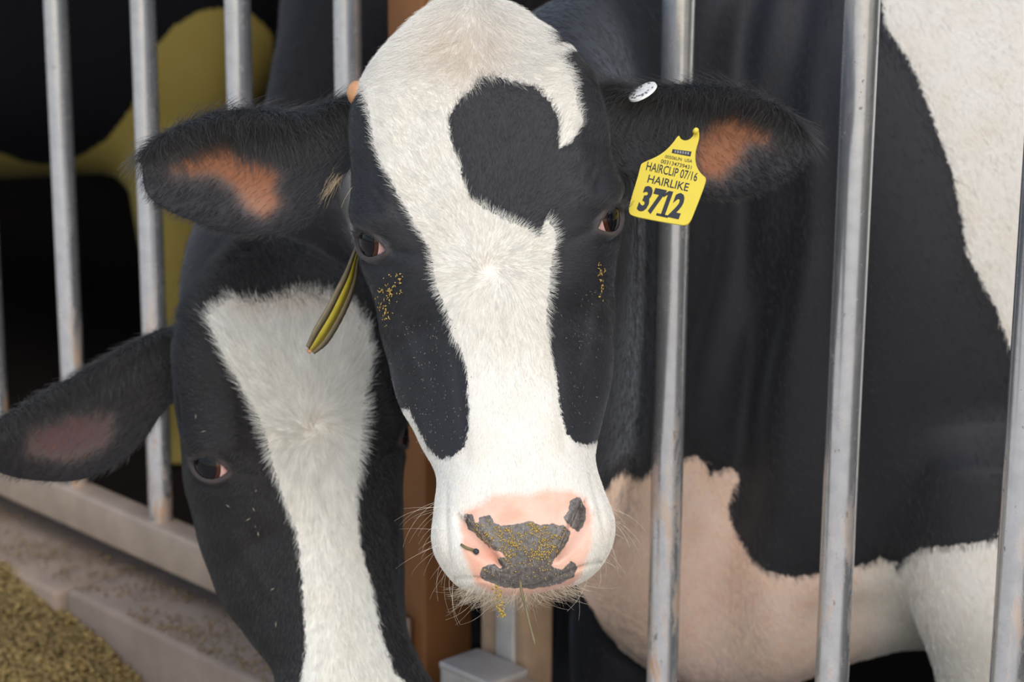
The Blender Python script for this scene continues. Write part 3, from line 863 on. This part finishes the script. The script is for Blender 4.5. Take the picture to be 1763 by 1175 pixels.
h = (dA['pc'] < .5) & dA['fr']
liner = get_attr(bodyA_me, 'liner')
dens = h * 1.0
dens *= 1 - .97 * smooth(-.6, .5, dA['pink'])
dens *= 1 - .9 * (liner > .35)
dens *= np.where(dA['pat'] > -1.2, 1.0, .55)
def lenA(px, white):
    L = .0100 - .0050 * smooth(520, 700, px[:, 1])
    L = L + .005 * smooth(170, 90, px[:, 1])
    return np.where(white, L, L * .62 + .001)
def warmA(px):
    return .75 * np.exp(-(((px[:, 0] - 800) / 65) ** 2 + ((px[:, 1] - 85) / 70) ** 2)) * rng.uniform(.2, 1, len(px)) + .12 * rng.random(len(px)) + .55 * np.exp(-(((px[:, 0] - 843) / 13) ** 2 + ((px[:, 1] - 466) / 15) ** 2))  # last term tints the whorl centre to paint in its slight shadow
coat(bodyA_me, dA, cowA, dens, 150000, lambda p: face_dirs(p, (843, 465), 135, 815, .9), lenA, .00013, lift=(.15, .36), warmf=warmA)

# ears: long strands hanging from the upper rim, short fuzz elsewhere
def ear_coat(me, d, root, pid, upf, nlong, nshort, dirx, orange, lmax=.034):
    e = (d['pc'] == pid); y = d['px'][:, 1]
    up = upf(d['px'])                       # 1 at the upper rim, 0 at the lower
    dens = e * smooth(.62, .9, up) * d['fr'] * (1 - .93 * smooth(-1.6, .6, d['org']))
    coat(me, d, root, dens, nlong, lambda p: np.stack([dirx * (.35 + .3 * np.sin(p[:, 0] / 40)), np.ones(len(p))], -1),
         lambda p, w: np.full(len(p), lmax), .00019, lift=(.25, .65), name='ear_fringe', dark=(.018, .075), npt=5, jitter=.16)
    dens2 = e * 1.0 * np.where(d['org'] > -.6, .25, 1.0)
    def cf(px, cols, white, T, b):
        o = bary(d['org'], T, b) + rng.normal(0, .5, len(px))
        cols = np.where((o > -2.3)[:, None] & (rng.random(len(px)) < .7)[:, None], np.array([.105, .082, .076]) * rng.uniform(.35, 1.2, len(px))[:, None], cols)
        return np.where((o > -.2)[:, None], np.array([.28, .115, .045]) * rng.uniform(.5, 1.2, len(px))[:, None], cols)
    coat(me, d, root, dens2, nshort, lambda p: np.stack([np.full(len(p), -dirx * .6), .75 * np.ones(len(p))], -1),
         lambda p, w: np.full(len(p), .013), .00017, lift=(.3, .8), name='ear_fuzz', dark=(.012, .045), colf=cf)
def up_from(stn):
    U = np.array([project(a)[0] for a, b, c in stn]); Lw = np.array([project(b)[0] for a, b, c in stn])
    o = np.argsort(U[:, 0]); ux, uy = U[o, 0], U[o, 1]; o = np.argsort(Lw[:, 0]); lx, ly = Lw[o, 0], Lw[o, 1]
    def f(px):
        a = np.interp(px[:, 0], ux, uy); b_ = np.interp(px[:, 0], lx, ly)
        return 1 - (px[:, 1] - a) / np.maximum(b_ - a, 8)
    return f
ear_coat(bodyA_me, dA, cowA, 1, up_from(stL), 7000, 11000, 1.0, A_EARL)
ear_coat(bodyA_me, dA, cowA, 2, up_from(stR), 7000, 11000, -1.0, A_EARR)
# body hair on the near side
bd = (dA['pc'] > 2.5) & (((CAM - dA['V']) * dA['nv']).sum(1) > -.2) & (dA['px'][:, 0] < 2000) & (dA['px'][:, 1] > -200) & (dA['px'][:, 1] < 1350)
densb = bd * np.where(np.abs(dA['pat']) < 1.6, 2.5, np.where(dA['pat'] < 0, .45, .8))
def body_cf(px, cols, white, T, b):
    pk = np.clip((bary(dA['pink'], T, b) + .6) * 1.7, 0, .85)[:, None] * white[:, None]
    return cols * (1 - pk) + np.array([.97, .72, .54]) * pk
coat(bodyA_me, dA, cowA, densb, 70000, lambda p: np.stack([.35 + .25 * np.sin(p[:, 0] / 130 + p[:, 1] / 210), np.ones(len(p))], -1),
     lambda p, w: np.full(len(p), .012), .00026, lift=(.12, .3), colf=body_cf)

# muzzle whiskers and chin hair
def whiskers(H, d, me, root, count, short=False):
    px = d['px']; h = (d['pc'] < .5)
    if short:
        dens = h * smooth(1000, 1012, px[:, 1]) * (d['grey'] < -.2) * (d['nv'] @ CF < .75)
    else:
        dens = h * ((px[:, 1] > 860) & ((px[:, 0] < 778) | (px[:, 0] > 1022) | (px[:, 1] > 985))) * (d['grey'] < -.3) * (d['nv'] @ CF < .5)
    T, b = sample_surface(me, dens * 1.0, count)
    V = bary(d['V'], T, b); N = bary(d['nv'], T, b); p = bary(px, T, b)
    dx = (p[:, 0] - 890) / 110; dy = .25 + 1.3 * smooth(900, 1000, p[:, 1])
    D = px_dir(dx, dy)
    n = len(V)
    L = rng.uniform(.010, .034, n) if short else rng.uniform(.02, .062, n)
    lf = rng.uniform(.5, 1.0, n)
    cols = np.array([.82, .70, .54]) * rng.uniform(.55, 1.05, n)[:, None]
    grow(V, N, D, L, lf, np.full(n, .00012 if short else .00014), cols, 'whiskers', root, 6, bend=.9, jitter=.25)
whiskers(HA, dA, bodyA_me, cowA, 75)
whiskers(HA, dA, bodyA_me, cowA, 700, True)
# eyelashes
def lashes(H, root, count=70):
    rs, ds, ns = [], [], []
    for Ce, ne, e1, e2, sg in H.eyes:
        for k in range(count):
            a = rng.uniform(-38, 22); b = 22 * (1 - (a / 42) ** 2) + rng.uniform(0, 4)
            rs.append(H.w(Ce + e1 * a + e2 * b + ne * 3)); ds.append(H.d(ne * .6 + e2 * .45 - e1 * .5 + np.array([0, .25, 0]))); ns.append(H.d(ne))
    rs, ds, ns = map(np.array, (rs, ds, ns)); n = len(rs)
    grow(rs, ns, ds, rng.uniform(.008, .017, n), rng.uniform(.3, .6, n), np.full(n, .0002), black_cols(n), 'eyelashes', root, 5, jitter=.2)
lashes(HA, cowA)

# ============================================================ the cow at the left, head lowered
HB = Head(574, 862, 2.74, 9.0, 30.0, 8.0, 0.000630, 220, 280)
stB = ear_stations([(400,560),(335,560),(275,566),(215,596),(150,632),(85,668),(30,700),(-10,724),(-38,746),(-48,762)],
                   [(390,650),(330,675),(285,705),(245,762),(195,806),(130,828),(65,828),(10,818),(-32,796),(-47,776)], 2.86, 2.72, nL, nL)
rB = [HB.w(np.array(v, float)) for v in ((185,-330,-140),(225,-345,-190),(255,-345,-260),(280,-330,-350),(295,-300,-430),(300,-285,-480))]
rBl = [HB.w(np.array(v, float)) for v in ((185,-230,-140),(225,-215,-190),(255,-185,-260),(280,-175,-350),(295,-220,-430),(300,-265,-480))]
stB2 = [(a, b, HB.X * .8 + HB.N * .5) for a, b in zip(rB, rBl)]
earB_l = ear_mesh('ear_bl', stB, 1, .34, .006, 60, 70)
earB_r = ear_mesh('ear_br', stB2, 2, .3, .006, 50, 60)
neckB = round_loft('neck_b', [W(530,740,2.76), W(500,600,2.86), W(466,455,3.02), W(503,295,3.42), W(585,110,3.78), W(650,0,4.05), W(790,40,4.4), W(1000,110,4.95), W(1230,150,5.7), W(1380,160,6.2), W(1420,170,6.35)],
                   [.08,.125,.118,.070,.112,.18,.31,.38,.40,.30,.15], 3, 130, 72)
def straight_leg(name, x, y, z, piece, r=(.12,.09,.05,.04,.06)):
    return round_loft(name, [np.array([x, y, z]), np.array([x, y, z * .6 + BARN_Z * .4]), np.array([x, y, z * .3 + BARN_Z * .7]), np.array([x, y, BARN_Z + .1]), np.array([x, y - .02, BARN_Z + .002])], r, piece, 40, 28)
q0 = W(880, 600, 4.55); q1 = W(1330, 600, 5.95)
legsB = [straight_leg('l', q0[0] - .12, q0[1] + .12, .85, 4), straight_leg('l', q0[0] + .14, q0[1] - .1, .85, 5),
         straight_leg('l', q1[0] - .12, q1[1] + .12, .85, 6), straight_leg('l', q1[0] + .14, q1[1] - .1, .85, 7)]
bodyB_me = union([HB.mesh('headb'), earB_l, earB_r, neckB] + legsB, 'cow_body_b', 3.05)
M_COAT_B = coat_material('holstein_coat_young', C4(.80, .78, .71), C4(.014, .013, .014), C4(.70, .42, .33), C4(.08, .075, .075), C4(.06, .026, .018), .4)
dB = paint(bodyB_me, B_FACE, None, None, (), ((1, B_EAR),))
cowB = empty('dairy_cow', (q0[0] + .2, 5.2, BARN_Z), 'black cow with a white blaze, head lowered at the left beside the big cow', 'cow')
link('body', bodyB_me, cowB, M_COAT_B)
add_eyes(HB, cowB, gaze=(.20, .02))
lashes(HB, cowB, 40)
linerB = get_attr(bodyB_me, 'liner')
hB = (dB['pc'] < .5) & dB['fr']
densB = hB * np.where(dB['pat'] > -1.2, 1.0, .5) * (1 - .9 * (linerB > .35))
def lenB(px, white):
    L = .018 - .008 * smooth(760, 960, px[:, 1])
    return np.where(white, L, np.where(px[:, 1] < 560, .026, .008))
def warmB(px):
    return .8 * np.exp(-(((px[:, 0] - 500) / 120) ** 2 + ((px[:, 1] - 530) / 26) ** 2)) * rng.uniform(.1, 1, len(px)) + .5 * np.exp(-(((px[:, 0] - 545) / 14) ** 2 + ((px[:, 1] - 735) / 18) ** 2))
coat(bodyB_me, dB, cowB, densB, 80000, lambda p: face_dirs(p, (545, 735), 470, 480, .9), lenB, .00018, lift=(.18, .45), warmf=warmB)
ear_coat(bodyB_me, dB, cowB, 1, up_from(stB), 5000, 9000, 1.0, B_EAR, .022)
nb = (dB['pc'] > 2.5) & (dB['Z'] < 4.2) & dB['fr']
coat(bodyB_me, dB, cowB, nb * 1.0, 9000, lambda p: np.stack([-.2 * np.ones(len(p)), np.ones(len(p))], -1), lambda p, w: np.full(len(p), .014), .0003, lift=(.15, .4))

# ============================================================ the cow standing back in the barn
YC = 6.1
def WC(x, y):
    Y = YC + max(0.0, 200 - x) * .0019
    return W(x, 30 + (y - 30) * YC / Y, Y)
bodyC = body_loft('body_c', [(WC(-1050,-60), WC(-1050,150), .12), (WC(-960,-190), WC(-960,280), .26), (WC(-500,-240), WC(-500,300), .33), (WC(-100,-265), WC(-100,330), .34),
    (WC(180,-260), WC(190,300), .31), (WC(340,-250), WC(360,300), .27), (WC(430,-220), WC(440,200), .22), (WC(500,-190), WC(520,60), .15), (WC(560,-230), WC(590,0), .12), (WC(640,-260), WC(650,-60), .08)], 3, 90, 60)
headC = round_loft('head_c', [W(600,-180,YC), W(640,-170,YC - .08), W(680,-120,YC - .15), W(720,-40,YC - .2), W(745,30,YC - .22), W(752,50,YC - .22)], [.07,.12,.13,.09,.075,.03], 3, 40, 30)
def legc(x, y0, Y, r): 
    t = W(x, y0, Y); return straight_leg('l', t[0], t[1], t[2], 4, r)
bodyC_me = union([bodyC, headC, legc(300, 220, YC - .10, (.15,.10,.06,.045,.06)), legc(350, 220, YC + .16, (.14,.10,.06,.045,.06)),
                  legc(-850, 200, YC + 1.95, (.16,.11,.06,.045,.06)), legc(-760, 200, YC + 2.1, (.16,.11,.06,.045,.06))], 'cow_body_c')
M_COAT_C = coat_material('shade_tinted_coat', C4(.24, .185, .05), C4(.004, .004, .005), C4(.5, .3, .2), C4(.08, .07, .07), C4(.30, .12, .03), 0.12)  # coat colours hold the barn's warm shade: white hair made yellow, black deepened
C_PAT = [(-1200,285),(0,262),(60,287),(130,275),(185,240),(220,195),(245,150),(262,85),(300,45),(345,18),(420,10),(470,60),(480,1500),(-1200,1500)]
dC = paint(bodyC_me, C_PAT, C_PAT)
tC = W(0, 500, YC)
cowC = empty('dairy_cow', (tC[0], tC[1], BARN_Z), 'cow with white belly tinted yellow for warm shade, standing in the dark barn behind the left bars', 'cow')
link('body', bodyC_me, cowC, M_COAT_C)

# ============================================================ ear tags
def plane_hit(px, py, p0, n):
    d = P(px, py, 1.0) - CAM
    return CAM + d * (((p0 - CAM) @ n) / (d @ n))

def slab(name, pts, n, t):
    """closed plate from a world outline (n towards the viewer), thickness t behind it, softly bevelled"""
    import bmesh
    bm = bmesh.new()
    f = bm.faces.new([bm.verts.new(Vector(p)) for p in pts])
    bmesh.ops.recalc_face_normals(bm, faces=[f])
    if f.normal.dot(Vector(n)) < 0: f.normal_flip()
    r = bmesh.ops.extrude_face_region(bm, geom=[f])
    bmesh.ops.translate(bm, vec=Vector(-np.array(n) * t), verts=[g for g in r['geom'] if isinstance(g, bmesh.types.BMVert)])
    bmesh.ops.recalc_face_normals(bm, faces=bm.faces)
    bmesh.ops.triangulate(bm, faces=[x for x in bm.faces if len(x.verts) > 4])
    me = bpy.data.meshes.new(name); bm.to_mesh(me); bm.free(); return me

def smooth_poly(pts, k=3):
    P_ = np.array(pts, float); n = len(P_); out = []
    for i in range(n):
        p0, p1, p2, p3 = P_[i - 1], P_[i], P_[(i + 1) % n], P_[(i + 2) % n]
        for j in range(k):
            t = j / k
            out.append(0.5 * (2 * p1 + (p2 - p0) * t + (2 * p0 - 5 * p1 + 4 * p2 - p3) * t * t + (3 * p1 - p0 - 3 * p2 + p3) * t ** 3))
    return out

def text_tris(txt, bold=0.0, space=1.0):
    cu = bpy.data.curves.new('txt', 'FONT'); cu.body = txt; cu.offset = bold; cu.space_character = space; cu.resolution_u = 3
    ob = bpy.data.objects.new('txt', cu); COL.objects.link(ob)
    dg = bpy.context.evaluated_depsgraph_get(); me = bpy.data.meshes.new_from_object(ob.evaluated_get(dg))
    me.calc_loop_triangles()
    V = mesh_np(me)[:, :2]; T = np.array([t.vertices[:] for t in me.loop_triangles])
    bpy.data.objects.remove(ob); bpy.data.curves.remove(cu); bpy.data.meshes.remove(me)
    V = V - V.min(0); V = V / V.max(0)
    return V, T

TC = P(1150, 310, 2.405)
tu = CR * .978 - CU * .208 - CF * .45; tv = CR * .40 + CU * .917 + CF * .45
tn = np.cross(tu, tv); tn /= np.linalg.norm(tn)
if tn @ CF > 0: tn = -tn
TAG = [(1197,221),(1203,226),(1203,240),(1198,258),(1197,275),(1201,290),(1209,301),(1215,307),(1213,318),(1205,340),(1196,363),(1188,381),(1180,387),(1165,386),
       (1120,378),(1089,371),(1083,362),(1086,345),(1098,305),(1103,286),(1108,280),(1130,270),(1145,260),(1157,248),(1168,234),(1172,239),(1179,242),(1187,240),(1193,234),(1195,227)]
tagA = empty('ear_tag', TC, 'yellow ear tag printed 3712 hanging from the big cow\'s ear by the pipe', 'ear tag')
link('panel', slab('panel', [plane_hit(x, y, TC, tn) for x, y in smooth_poly(TAG, 3)], tn, .0016), tagA, M_YELLOW)
def tag_text(txt, bl, br, hv, bold=0.0, name='lettering', mat=M_INK, lift=.0004, space=1.0):
    V, T = text_tris(txt, bold, space)
    bl, br, hv = map(np.array, (bl, br, hv))
    pts = np.array([plane_hit(*(bl + (br - bl) * v[0] + hv * v[1]), TC, tn) + tn * lift for v in V])
    return link(name, make_mesh(name, pts, None, T), tagA, mat)
tag_text('3712', (1095, 363.5), (1168, 379.5), (16, -44), .045)
for q in ([(1131, 367.3), (1151, 371.7), (1149.5, 375.6), (1129.5, 371.2)], [(1140, 336), (1152, 329.5), (1154, 333), (1143, 340)]):
    link('lettering', slab('foot', [plane_hit(x, y, TC, tn) + tn * .0004 for x, y in q], tn, .0003), tagA, M_INK)
tag_text('HAIRLIKE', (1114.2, 314.5), (1184, 330), (3.6, -13.5), .008)
tag_text('HAIRCLIP 07/16', (1111.9, 293.5), (1199, 313), (3.6, -15), .008)
tag_text('003134739431', (1137.4, 281), (1190, 292.4), (1.6, -6.6), .004)
tag_text('00506UN  USA', (1144.8, 272.6), (1191.5, 281), (1.2, -5.6), .004)
box_px = [(1158.3, 257.4), (1190.8, 261.6), (1188.6, 269.8), (1156.6, 263.6)]
link('maker_mark', slab('mark', [plane_hit(x, y, TC, tn) + tn * .0005 for x, y in box_px], tn, .0004), tagA, M_INK)
for k in range(6):   # worn pale strokes in the printed maker's box
    a = np.array([1162 + 4.4 * k, 259.4 + .62 * k]); 
    q = [a, a + (2.6, .4), a + (2.1, 4.6), a + (-.5, 4.0)]
    link('mark_stroke', slab('stroke', [plane_hit(x, y, TC, tn) + tn * .0008 for x, y in q], tn, .0003), tagA, M_GREY)
st_p = P(1199, 224, 2.415)
link('stud', tube_mesh('stud', [st_p + CF * .003, st_p + CF * .03], [.003, .003], 14), tagA, M_YELLOW)

# white button tag, tilted up
BC = P(1106, 157, 2.437)
bu = CR * .84 + CU * .54; bv0 = -CR * .54 + CU * .84; bv = bv0 * .42 + CF * .907
bn = np.cross(bu, bv); bn /= np.linalg.norm(bn)
if bn @ CU < 0: bn = -bn
btn = empty('button_tag', BC, 'white round button tag on the upper rim of the big cow\'s ear', 'ear tag')
RB = 27.0 * 2.408 / FPX
rings = []
for rr, hh in ((.55, -.004), (.97, -.0025), (1.0, -.0012), (.98, 0), (.93, .0004), (.3, .0005)):
    th = np.linspace(0, 2 * np.pi, 40, endpoint=False)
    rings.append(BC + RB * rr * (np.cos(th)[:, None] * bu + np.sin(th)[:, None] * bv) + bn * hh)
link('disc', ring_loft('disc', np.array(rings), 24), btn, M_WHITEP)
shade_smooth(btn.children[0].data)
for k in range(16):   # tiny worn print around the rim, too small to read
    th = .2 + k * .385
    for rr, ln in ((.80, rng.uniform(.04, .11)), (.60, rng.uniform(.03, .10))):
        if rng.random() < .3: continue
        er = np.cos(th) * bu + np.sin(th) * bv; et = -np.sin(th) * bu + np.cos(th) * bv
        c = BC + RB * rr * er + bn * .0009
        q = [c + RB * (et * a * ln + er * b_ * .05) for a, b_ in ((-1, -1), (1, -1), (1, 1), (-1, 1))]
        link('print_mark', slab('print', q, bn, .0002), btn, M_INK)
link('stud', tube_mesh('bstud', [BC - bn * .003, BC - bn * .007], .004, 12), btn, M_WHITEP)

# second yellow tag, seen nearly edge-on beside the big cow's eye
ax = np.array([(640,330,2.47),(628,395,2.462),(612,442,2.450),(603,478,2.444),(589,512,2.438),(571,548,2.434),(550,582,2.430),(534,603,2.428)])
wd = np.array([.004,.004,.007,.014,.019,.021,.021,.012])
tagB = empty('ear_tag', P(571, 548, 2.434), 'bent yellow ear tag seen edge-on, hanging below the big cow\'s eye at the left', 'ear tag')
pts = catmull(np.array([P(*a) for a in ax]), 40); wds = catmull(wd[:, None], 40)[:, 0]
tgv = np.gradient(pts, axis=0); tgv /= np.linalg.norm(tgv, axis=1)[:, None]
wv = CF * .90 + CR * .43; wv = wv - tgv * (tgv @ wv)[:, None]; wv /= np.linalg.norm(wv, axis=1)[:, None]
nv_ = np.cross(tgv, wv)
M_TAGBACK = plain('tag_back', (.16, .13, .075), .6, var=.35, scale=120, bump=.3)
M_TAGYEL = plain('tag_yellow_dirty', (.46, .38, .04), .5, var=.3, scale=70, bump=.1)
def strip(name, f0, f1, th, mat, off=0.0, teeth=0):
    e = np.zeros(40)
    if teeth: e = .0006 * (np.arange(40) % 2)
    a = pts + wv * (wds * f0)[:, None] + nv_ * off; b_ = pts + wv * (wds * f1 + e)[:, None] + nv_ * off
    R = np.stack([a + nv_ * th, b_ + nv_ * th, b_ - nv_ * th, a - nv_ * th], 1)
    V = np.concatenate([R.reshape(-1, 3), R[0].mean(0)[None], R[-1].mean(0)[None]])
    q, t = grid_faces(40, 4); q, t = outward(V - V.mean(0), q, t)
    return link(name, make_mesh(name, V, q, t), tagB, mat)
strip('panel', -.45, .45, .0010, M_TAGYEL)
strip('near_edge', -1.0, -.45, .0013, M_TAGBACK)
strip('far_edge', .45, 1.0, .0016, M_TAGBACK, 0, 1)
e0 = P(531, 606, 2.427)
link('end_knob', tube_mesh('knob', [e0 + (pts[-1] - e0) * 1.2, e0, e0 + (e0 - pts[-1]) * .3], [.0022, .003, .0012], 10), tagB, M_HORN)

# ============================================================ feed: crumbs, stems, the heap
bvhA = BVHTree.FromPolygons([Vector(v) for v in mesh_np(bodyA_me)], [tuple(p.vertices) for p in bodyA_me.polygons])
bvhB = BVHTree.FromPolygons([Vector(v) for v in mesh_np(bodyB_me)], [tuple(p.vertices) for p in bodyB_me.polygons])
def on_cow(bvh, x, y):
    d = P(x, y, 1.0) - CAM; d /= np.linalg.norm(d)
    loc, nrm, i, ds = bvh.ray_cast(Vector(CAM), Vector(d))
    return (None, None) if loc is None else (np.array(loc), np.array(nrm))

def flakes(name, items, mat, parent=None):
    """items: (position, normal, length, width); each a bent four-sided sliver with thickness"""
    V, T = [], []
    for p, n, L, w in items:
        r = rng.normal(0, 1, 3); a = np.cross(n, r); a /= np.linalg.norm(a) + 1e-9; b_ = np.cross(n, a)
        a = a + n * rng.normal(0, .35); up = n * (.35 * w)
        i = len(V)
        V += [p - a * L / 2, p + b_ * w / 2 + up, p + a * L / 2 + up * .6, p - b_ * w / 2 + up * 1.2, p - n * w * .2]
        T += [(i, i + 1, i + 3), (i + 1, i + 2, i + 3), (i, i + 4, i + 1), (i + 1, i + 4, i + 2), (i + 2, i + 4, i + 3), (i + 3, i + 4, i)]
    return link(name, make_mesh(name, np.array(V), None, np.array(T)), parent, mat)

M_CRUMB = plain('feed_crumb', (.56, .37, .085), .75, var=.6, scale=400, bump=0)
M_DUST = plain('pale_dust', (.30, .27, .20), .85, var=.5, scale=300, bump=0)
it = []
poly = np.array(A_GREY, float)
n_try = 0
while len(it) < 620 and n_try < 9000:
    n_try += 1
    x = rng.uniform(815, 985); y = 895 + 108 * rng.beta(1.5, 2.2)
    if poly_sd(np.array([[x, y]]), poly)[0] < -1: continue
    clump = .5 + .5 * math.sin(x / 9.0 + math.sin(y / 7)) * math.sin(y / 8.0 + 1)
    if rng.random() > clump * (1.0 if y < 965 else .5): continue
    p, n = on_cow(bvhA, x, y)
    if p is None: continue
    it.append((p + n * .0006, n, rng.uniform(.0013, .0042), rng.uniform(.0006, .0016)))
cr = flakes('feed_crumbs', it, M_CRUMB); tag(cr, 'golden feed crumbs stuck to the grey nose of the big cow', 'feed crumbs', None, 'stuff')
it = []
for cx, cy, sx, sy, n_ in ((683,478,8,7,16),(672,503,11,8,34),(664,525,6,9,16),(668,548,4,8,12),(1032,470,4,12,16),(1034,500,3,12,8)):
    for k in range(n_):
        p, n = on_cow(bvhA, rng.normal(cx, sx), rng.normal(cy, sy))
        if p is not None: it.append((p + n * .0018, n, rng.uniform(.0016, .0060), rng.uniform(.0008, .0021)))
cr = flakes('feed_crumbs', it, M_CRUMB); tag(cr, 'feed crumbs caught in the dark hair below the eyes of the big cow', 'feed crumbs', None, 'stuff')
it = []
for k in range(260):
    if rng.random() < .65: x, y = rng.normal(740, 32), rng.uniform(540, 785)
    else: x, y = rng.normal(995, 22), rng.uniform(500, 740)
    p, n = on_cow(bvhA, x, y)
    if p is not None: it.append((p + n * .004, n, rng.uniform(.0010, .0034), rng.uniform(.0005, .0009)))
cr = flakes('dust_specks', it, M_DUST); tag(cr, 'pale dust specks scattered over the black cheeks of the big cow', 'dust', None, 'stuff')
it = []
for x, y in ((440,845),(437,876),(428,893),(445,918),(395,870),(352,745),(470,1015),(478,1075),(463,1160),(470,1166),(440,905),(340,720)):
    p, n = on_cow(bvhB, x, y)
    if p is not None: it.append((p + n * .004, n, rng.uniform(.003, .010), rng.uniform(.001, .002)))
cr = flakes('dust_specks', it, M_DUST); tag(cr, 'few pale straw specks on the lowered black face of the cow at the left', 'dust', None, 'stuff')
it = []
for k in range(90):
    f = rng.random(); p = P(855 + 10 * f + rng.normal(0, 7 * (1 - .6 * f)), 1008 + 55 * f, 2.245 + rng.normal(0, .004))
    it.append((p, -CF + rng.normal(0, .4, 3), rng.uniform(.002, .005), rng.uniform(.0008, .002)))
cr = flakes('feed_clump', it, M_CRUMB); tag(cr, 'stringy clump of golden feed hanging under the chin of the big cow', 'feed', None, 'stuff')
stp = catmull(np.array([P(896,1000,2.255), P(898,1020,2.25), P(905,1045,2.25), P(912,1075,2.245), P(922,1112,2.24)]), 14)
stem = link('hay_stem', tube_mesh('stem', stp, np.linspace(.0016, .0011, 14), 8), None, M_STEM); tag(stem, 'thin dry hay stem hanging from the mouth of the big cow', 'stem')
pa, na = on_cow(bvhA, 794, 938); pb, nb_ = on_cow(bvhA, 815, 950)
twg = empty('twig', pa, 'short brown twig stuck beside the nostril of the big cow', 'twig')
link('stick', tube_mesh('stick', [pa + na * .001, (pa + pb) / 2 + na * .003, pb + nb_ * .003], [.0013, .0016, .0015], 8), twg, M_STEM)
e_ = pb + nb_ * .003; dv = (pb - pa) / np.linalg.norm(pb - pa)
link('bud', tube_mesh('bud', [e_ - dv * .001, e_ + dv * .001, e_ + dv * .004, e_ + dv * .0055], [.0012, .0028, .0028, .0008], 10), twg, M_INK)

# the heap of feed on the alley along the kerb
def heap_h(u, o):
    hgt = .205 - .17 * smooth(1.25, .80, u) + .015 * np.sin(u * 9) + .012 * np.sin(o * 23 + u * 7) - .02 * smooth(1.6, 2.4, u)
    return hgt * smooth(-.95, -.22, o) * smooth(.72, .92, u)
us = np.linspace(.72, 3.2, 220); os_ = np.linspace(-.95, -.136, 90)
UU, OO = np.meshgrid(us, os_, indexing='ij')
HH = heap_h(UU, OO) + rng.normal(0, .004, UU.shape)
Vh = B0 + DL * UU[..., None] + NF * OO[..., None] + np.array([0, 0, 1.0]) * HH[..., None]
i, j = np.meshgrid(np.arange(219), np.arange(89), indexing='ij'); a = (i * 90 + j).ravel()
M_FEED = NT('feed'); M_FEED.base(M_FEED.mix(M_FEED.rng(M_FEED.noise(45, 5, .7), .3, .7), C4(.08, .055, .016), C4(.27, .19, .06))); M_FEED.p(Roughness=.9); M_FEED.bump(M_FEED.noise(120, 4, .7), .8, .006)
heap = link('feed_heap', make_mesh('heap', Vh.reshape(-1, 3), np.stack([a, a + 90, a + 91, a + 1], -1)), None, M_FEED.m)
tag(heap, 'heap of chopped yellow-green feed on the alley against the kerb', 'feed', None, 'stuff')
it = []
for k in range(9000):
    u, o = rng.uniform(.78, 2.2), -.14 - .55 * rng.beta(1.1, 1.5)
    hh = heap_h(np.float64(u), np.float64(o))
    n = np.array([0, 0, 1.0]) + rng.normal(0, .5, 3); n /= np.linalg.norm(n)
    it.append((FP(u, o, hh + .004), n, rng.uniform(.010, .04), rng.uniform(.003, .010)))
fl = flakes('feed_stalks', it, plain('feed_stalk', (.27, .185, .065), .8, var=.65, scale=25, bump=0)); tag(fl, 'loose chopped stalks lying over the feed heap', 'feed', None, 'stuff')
it = []
for k in range(2600):
    u = rng.uniform(.5, 2.4); o = -.13 + .14 * rng.random()
    if math.sin(u * 7) * math.sin(u * 17 + o * 30) < rng.uniform(-1, .6): continue
    it.append((FP(u, o, .242), np.array([rng.normal(0, .3), rng.normal(0, .3), 1.0]), rng.uniform(.004, .016), rng.uniform(.002, .006)))
fl = flakes('feed_scraps', it, plain('feed_scrap', (.25, .17, .085), .85, var=.7, scale=30, bump=0)); tag(fl, 'dry scraps of feed scattered along the top of the kerb', 'feed', None, 'stuff')
# cream tuft at the root of the big cow's ear
rs, ns = [], []
for k in range(150):
    p, n = on_cow(bvhA, rng.normal(584, 7), rng.normal(312, 9))
    if p is not None: rs.append(p); ns.append(n)
rs, ns = np.array(rs), np.array(ns); n_ = len(rs)
grow(rs, ns, px_dir(np.full(n_, -.2), np.full(n_, 1.0)), rng.uniform(.010, .030, n_), rng.uniform(.2, .7, n_), np.full(n_, .00016),
     np.array([.72, .55, .33]) * rng.uniform(.6, 1.1, n_)[:, None], 'ear_tuft', cowA, 5, jitter=.3)
#<<END>>
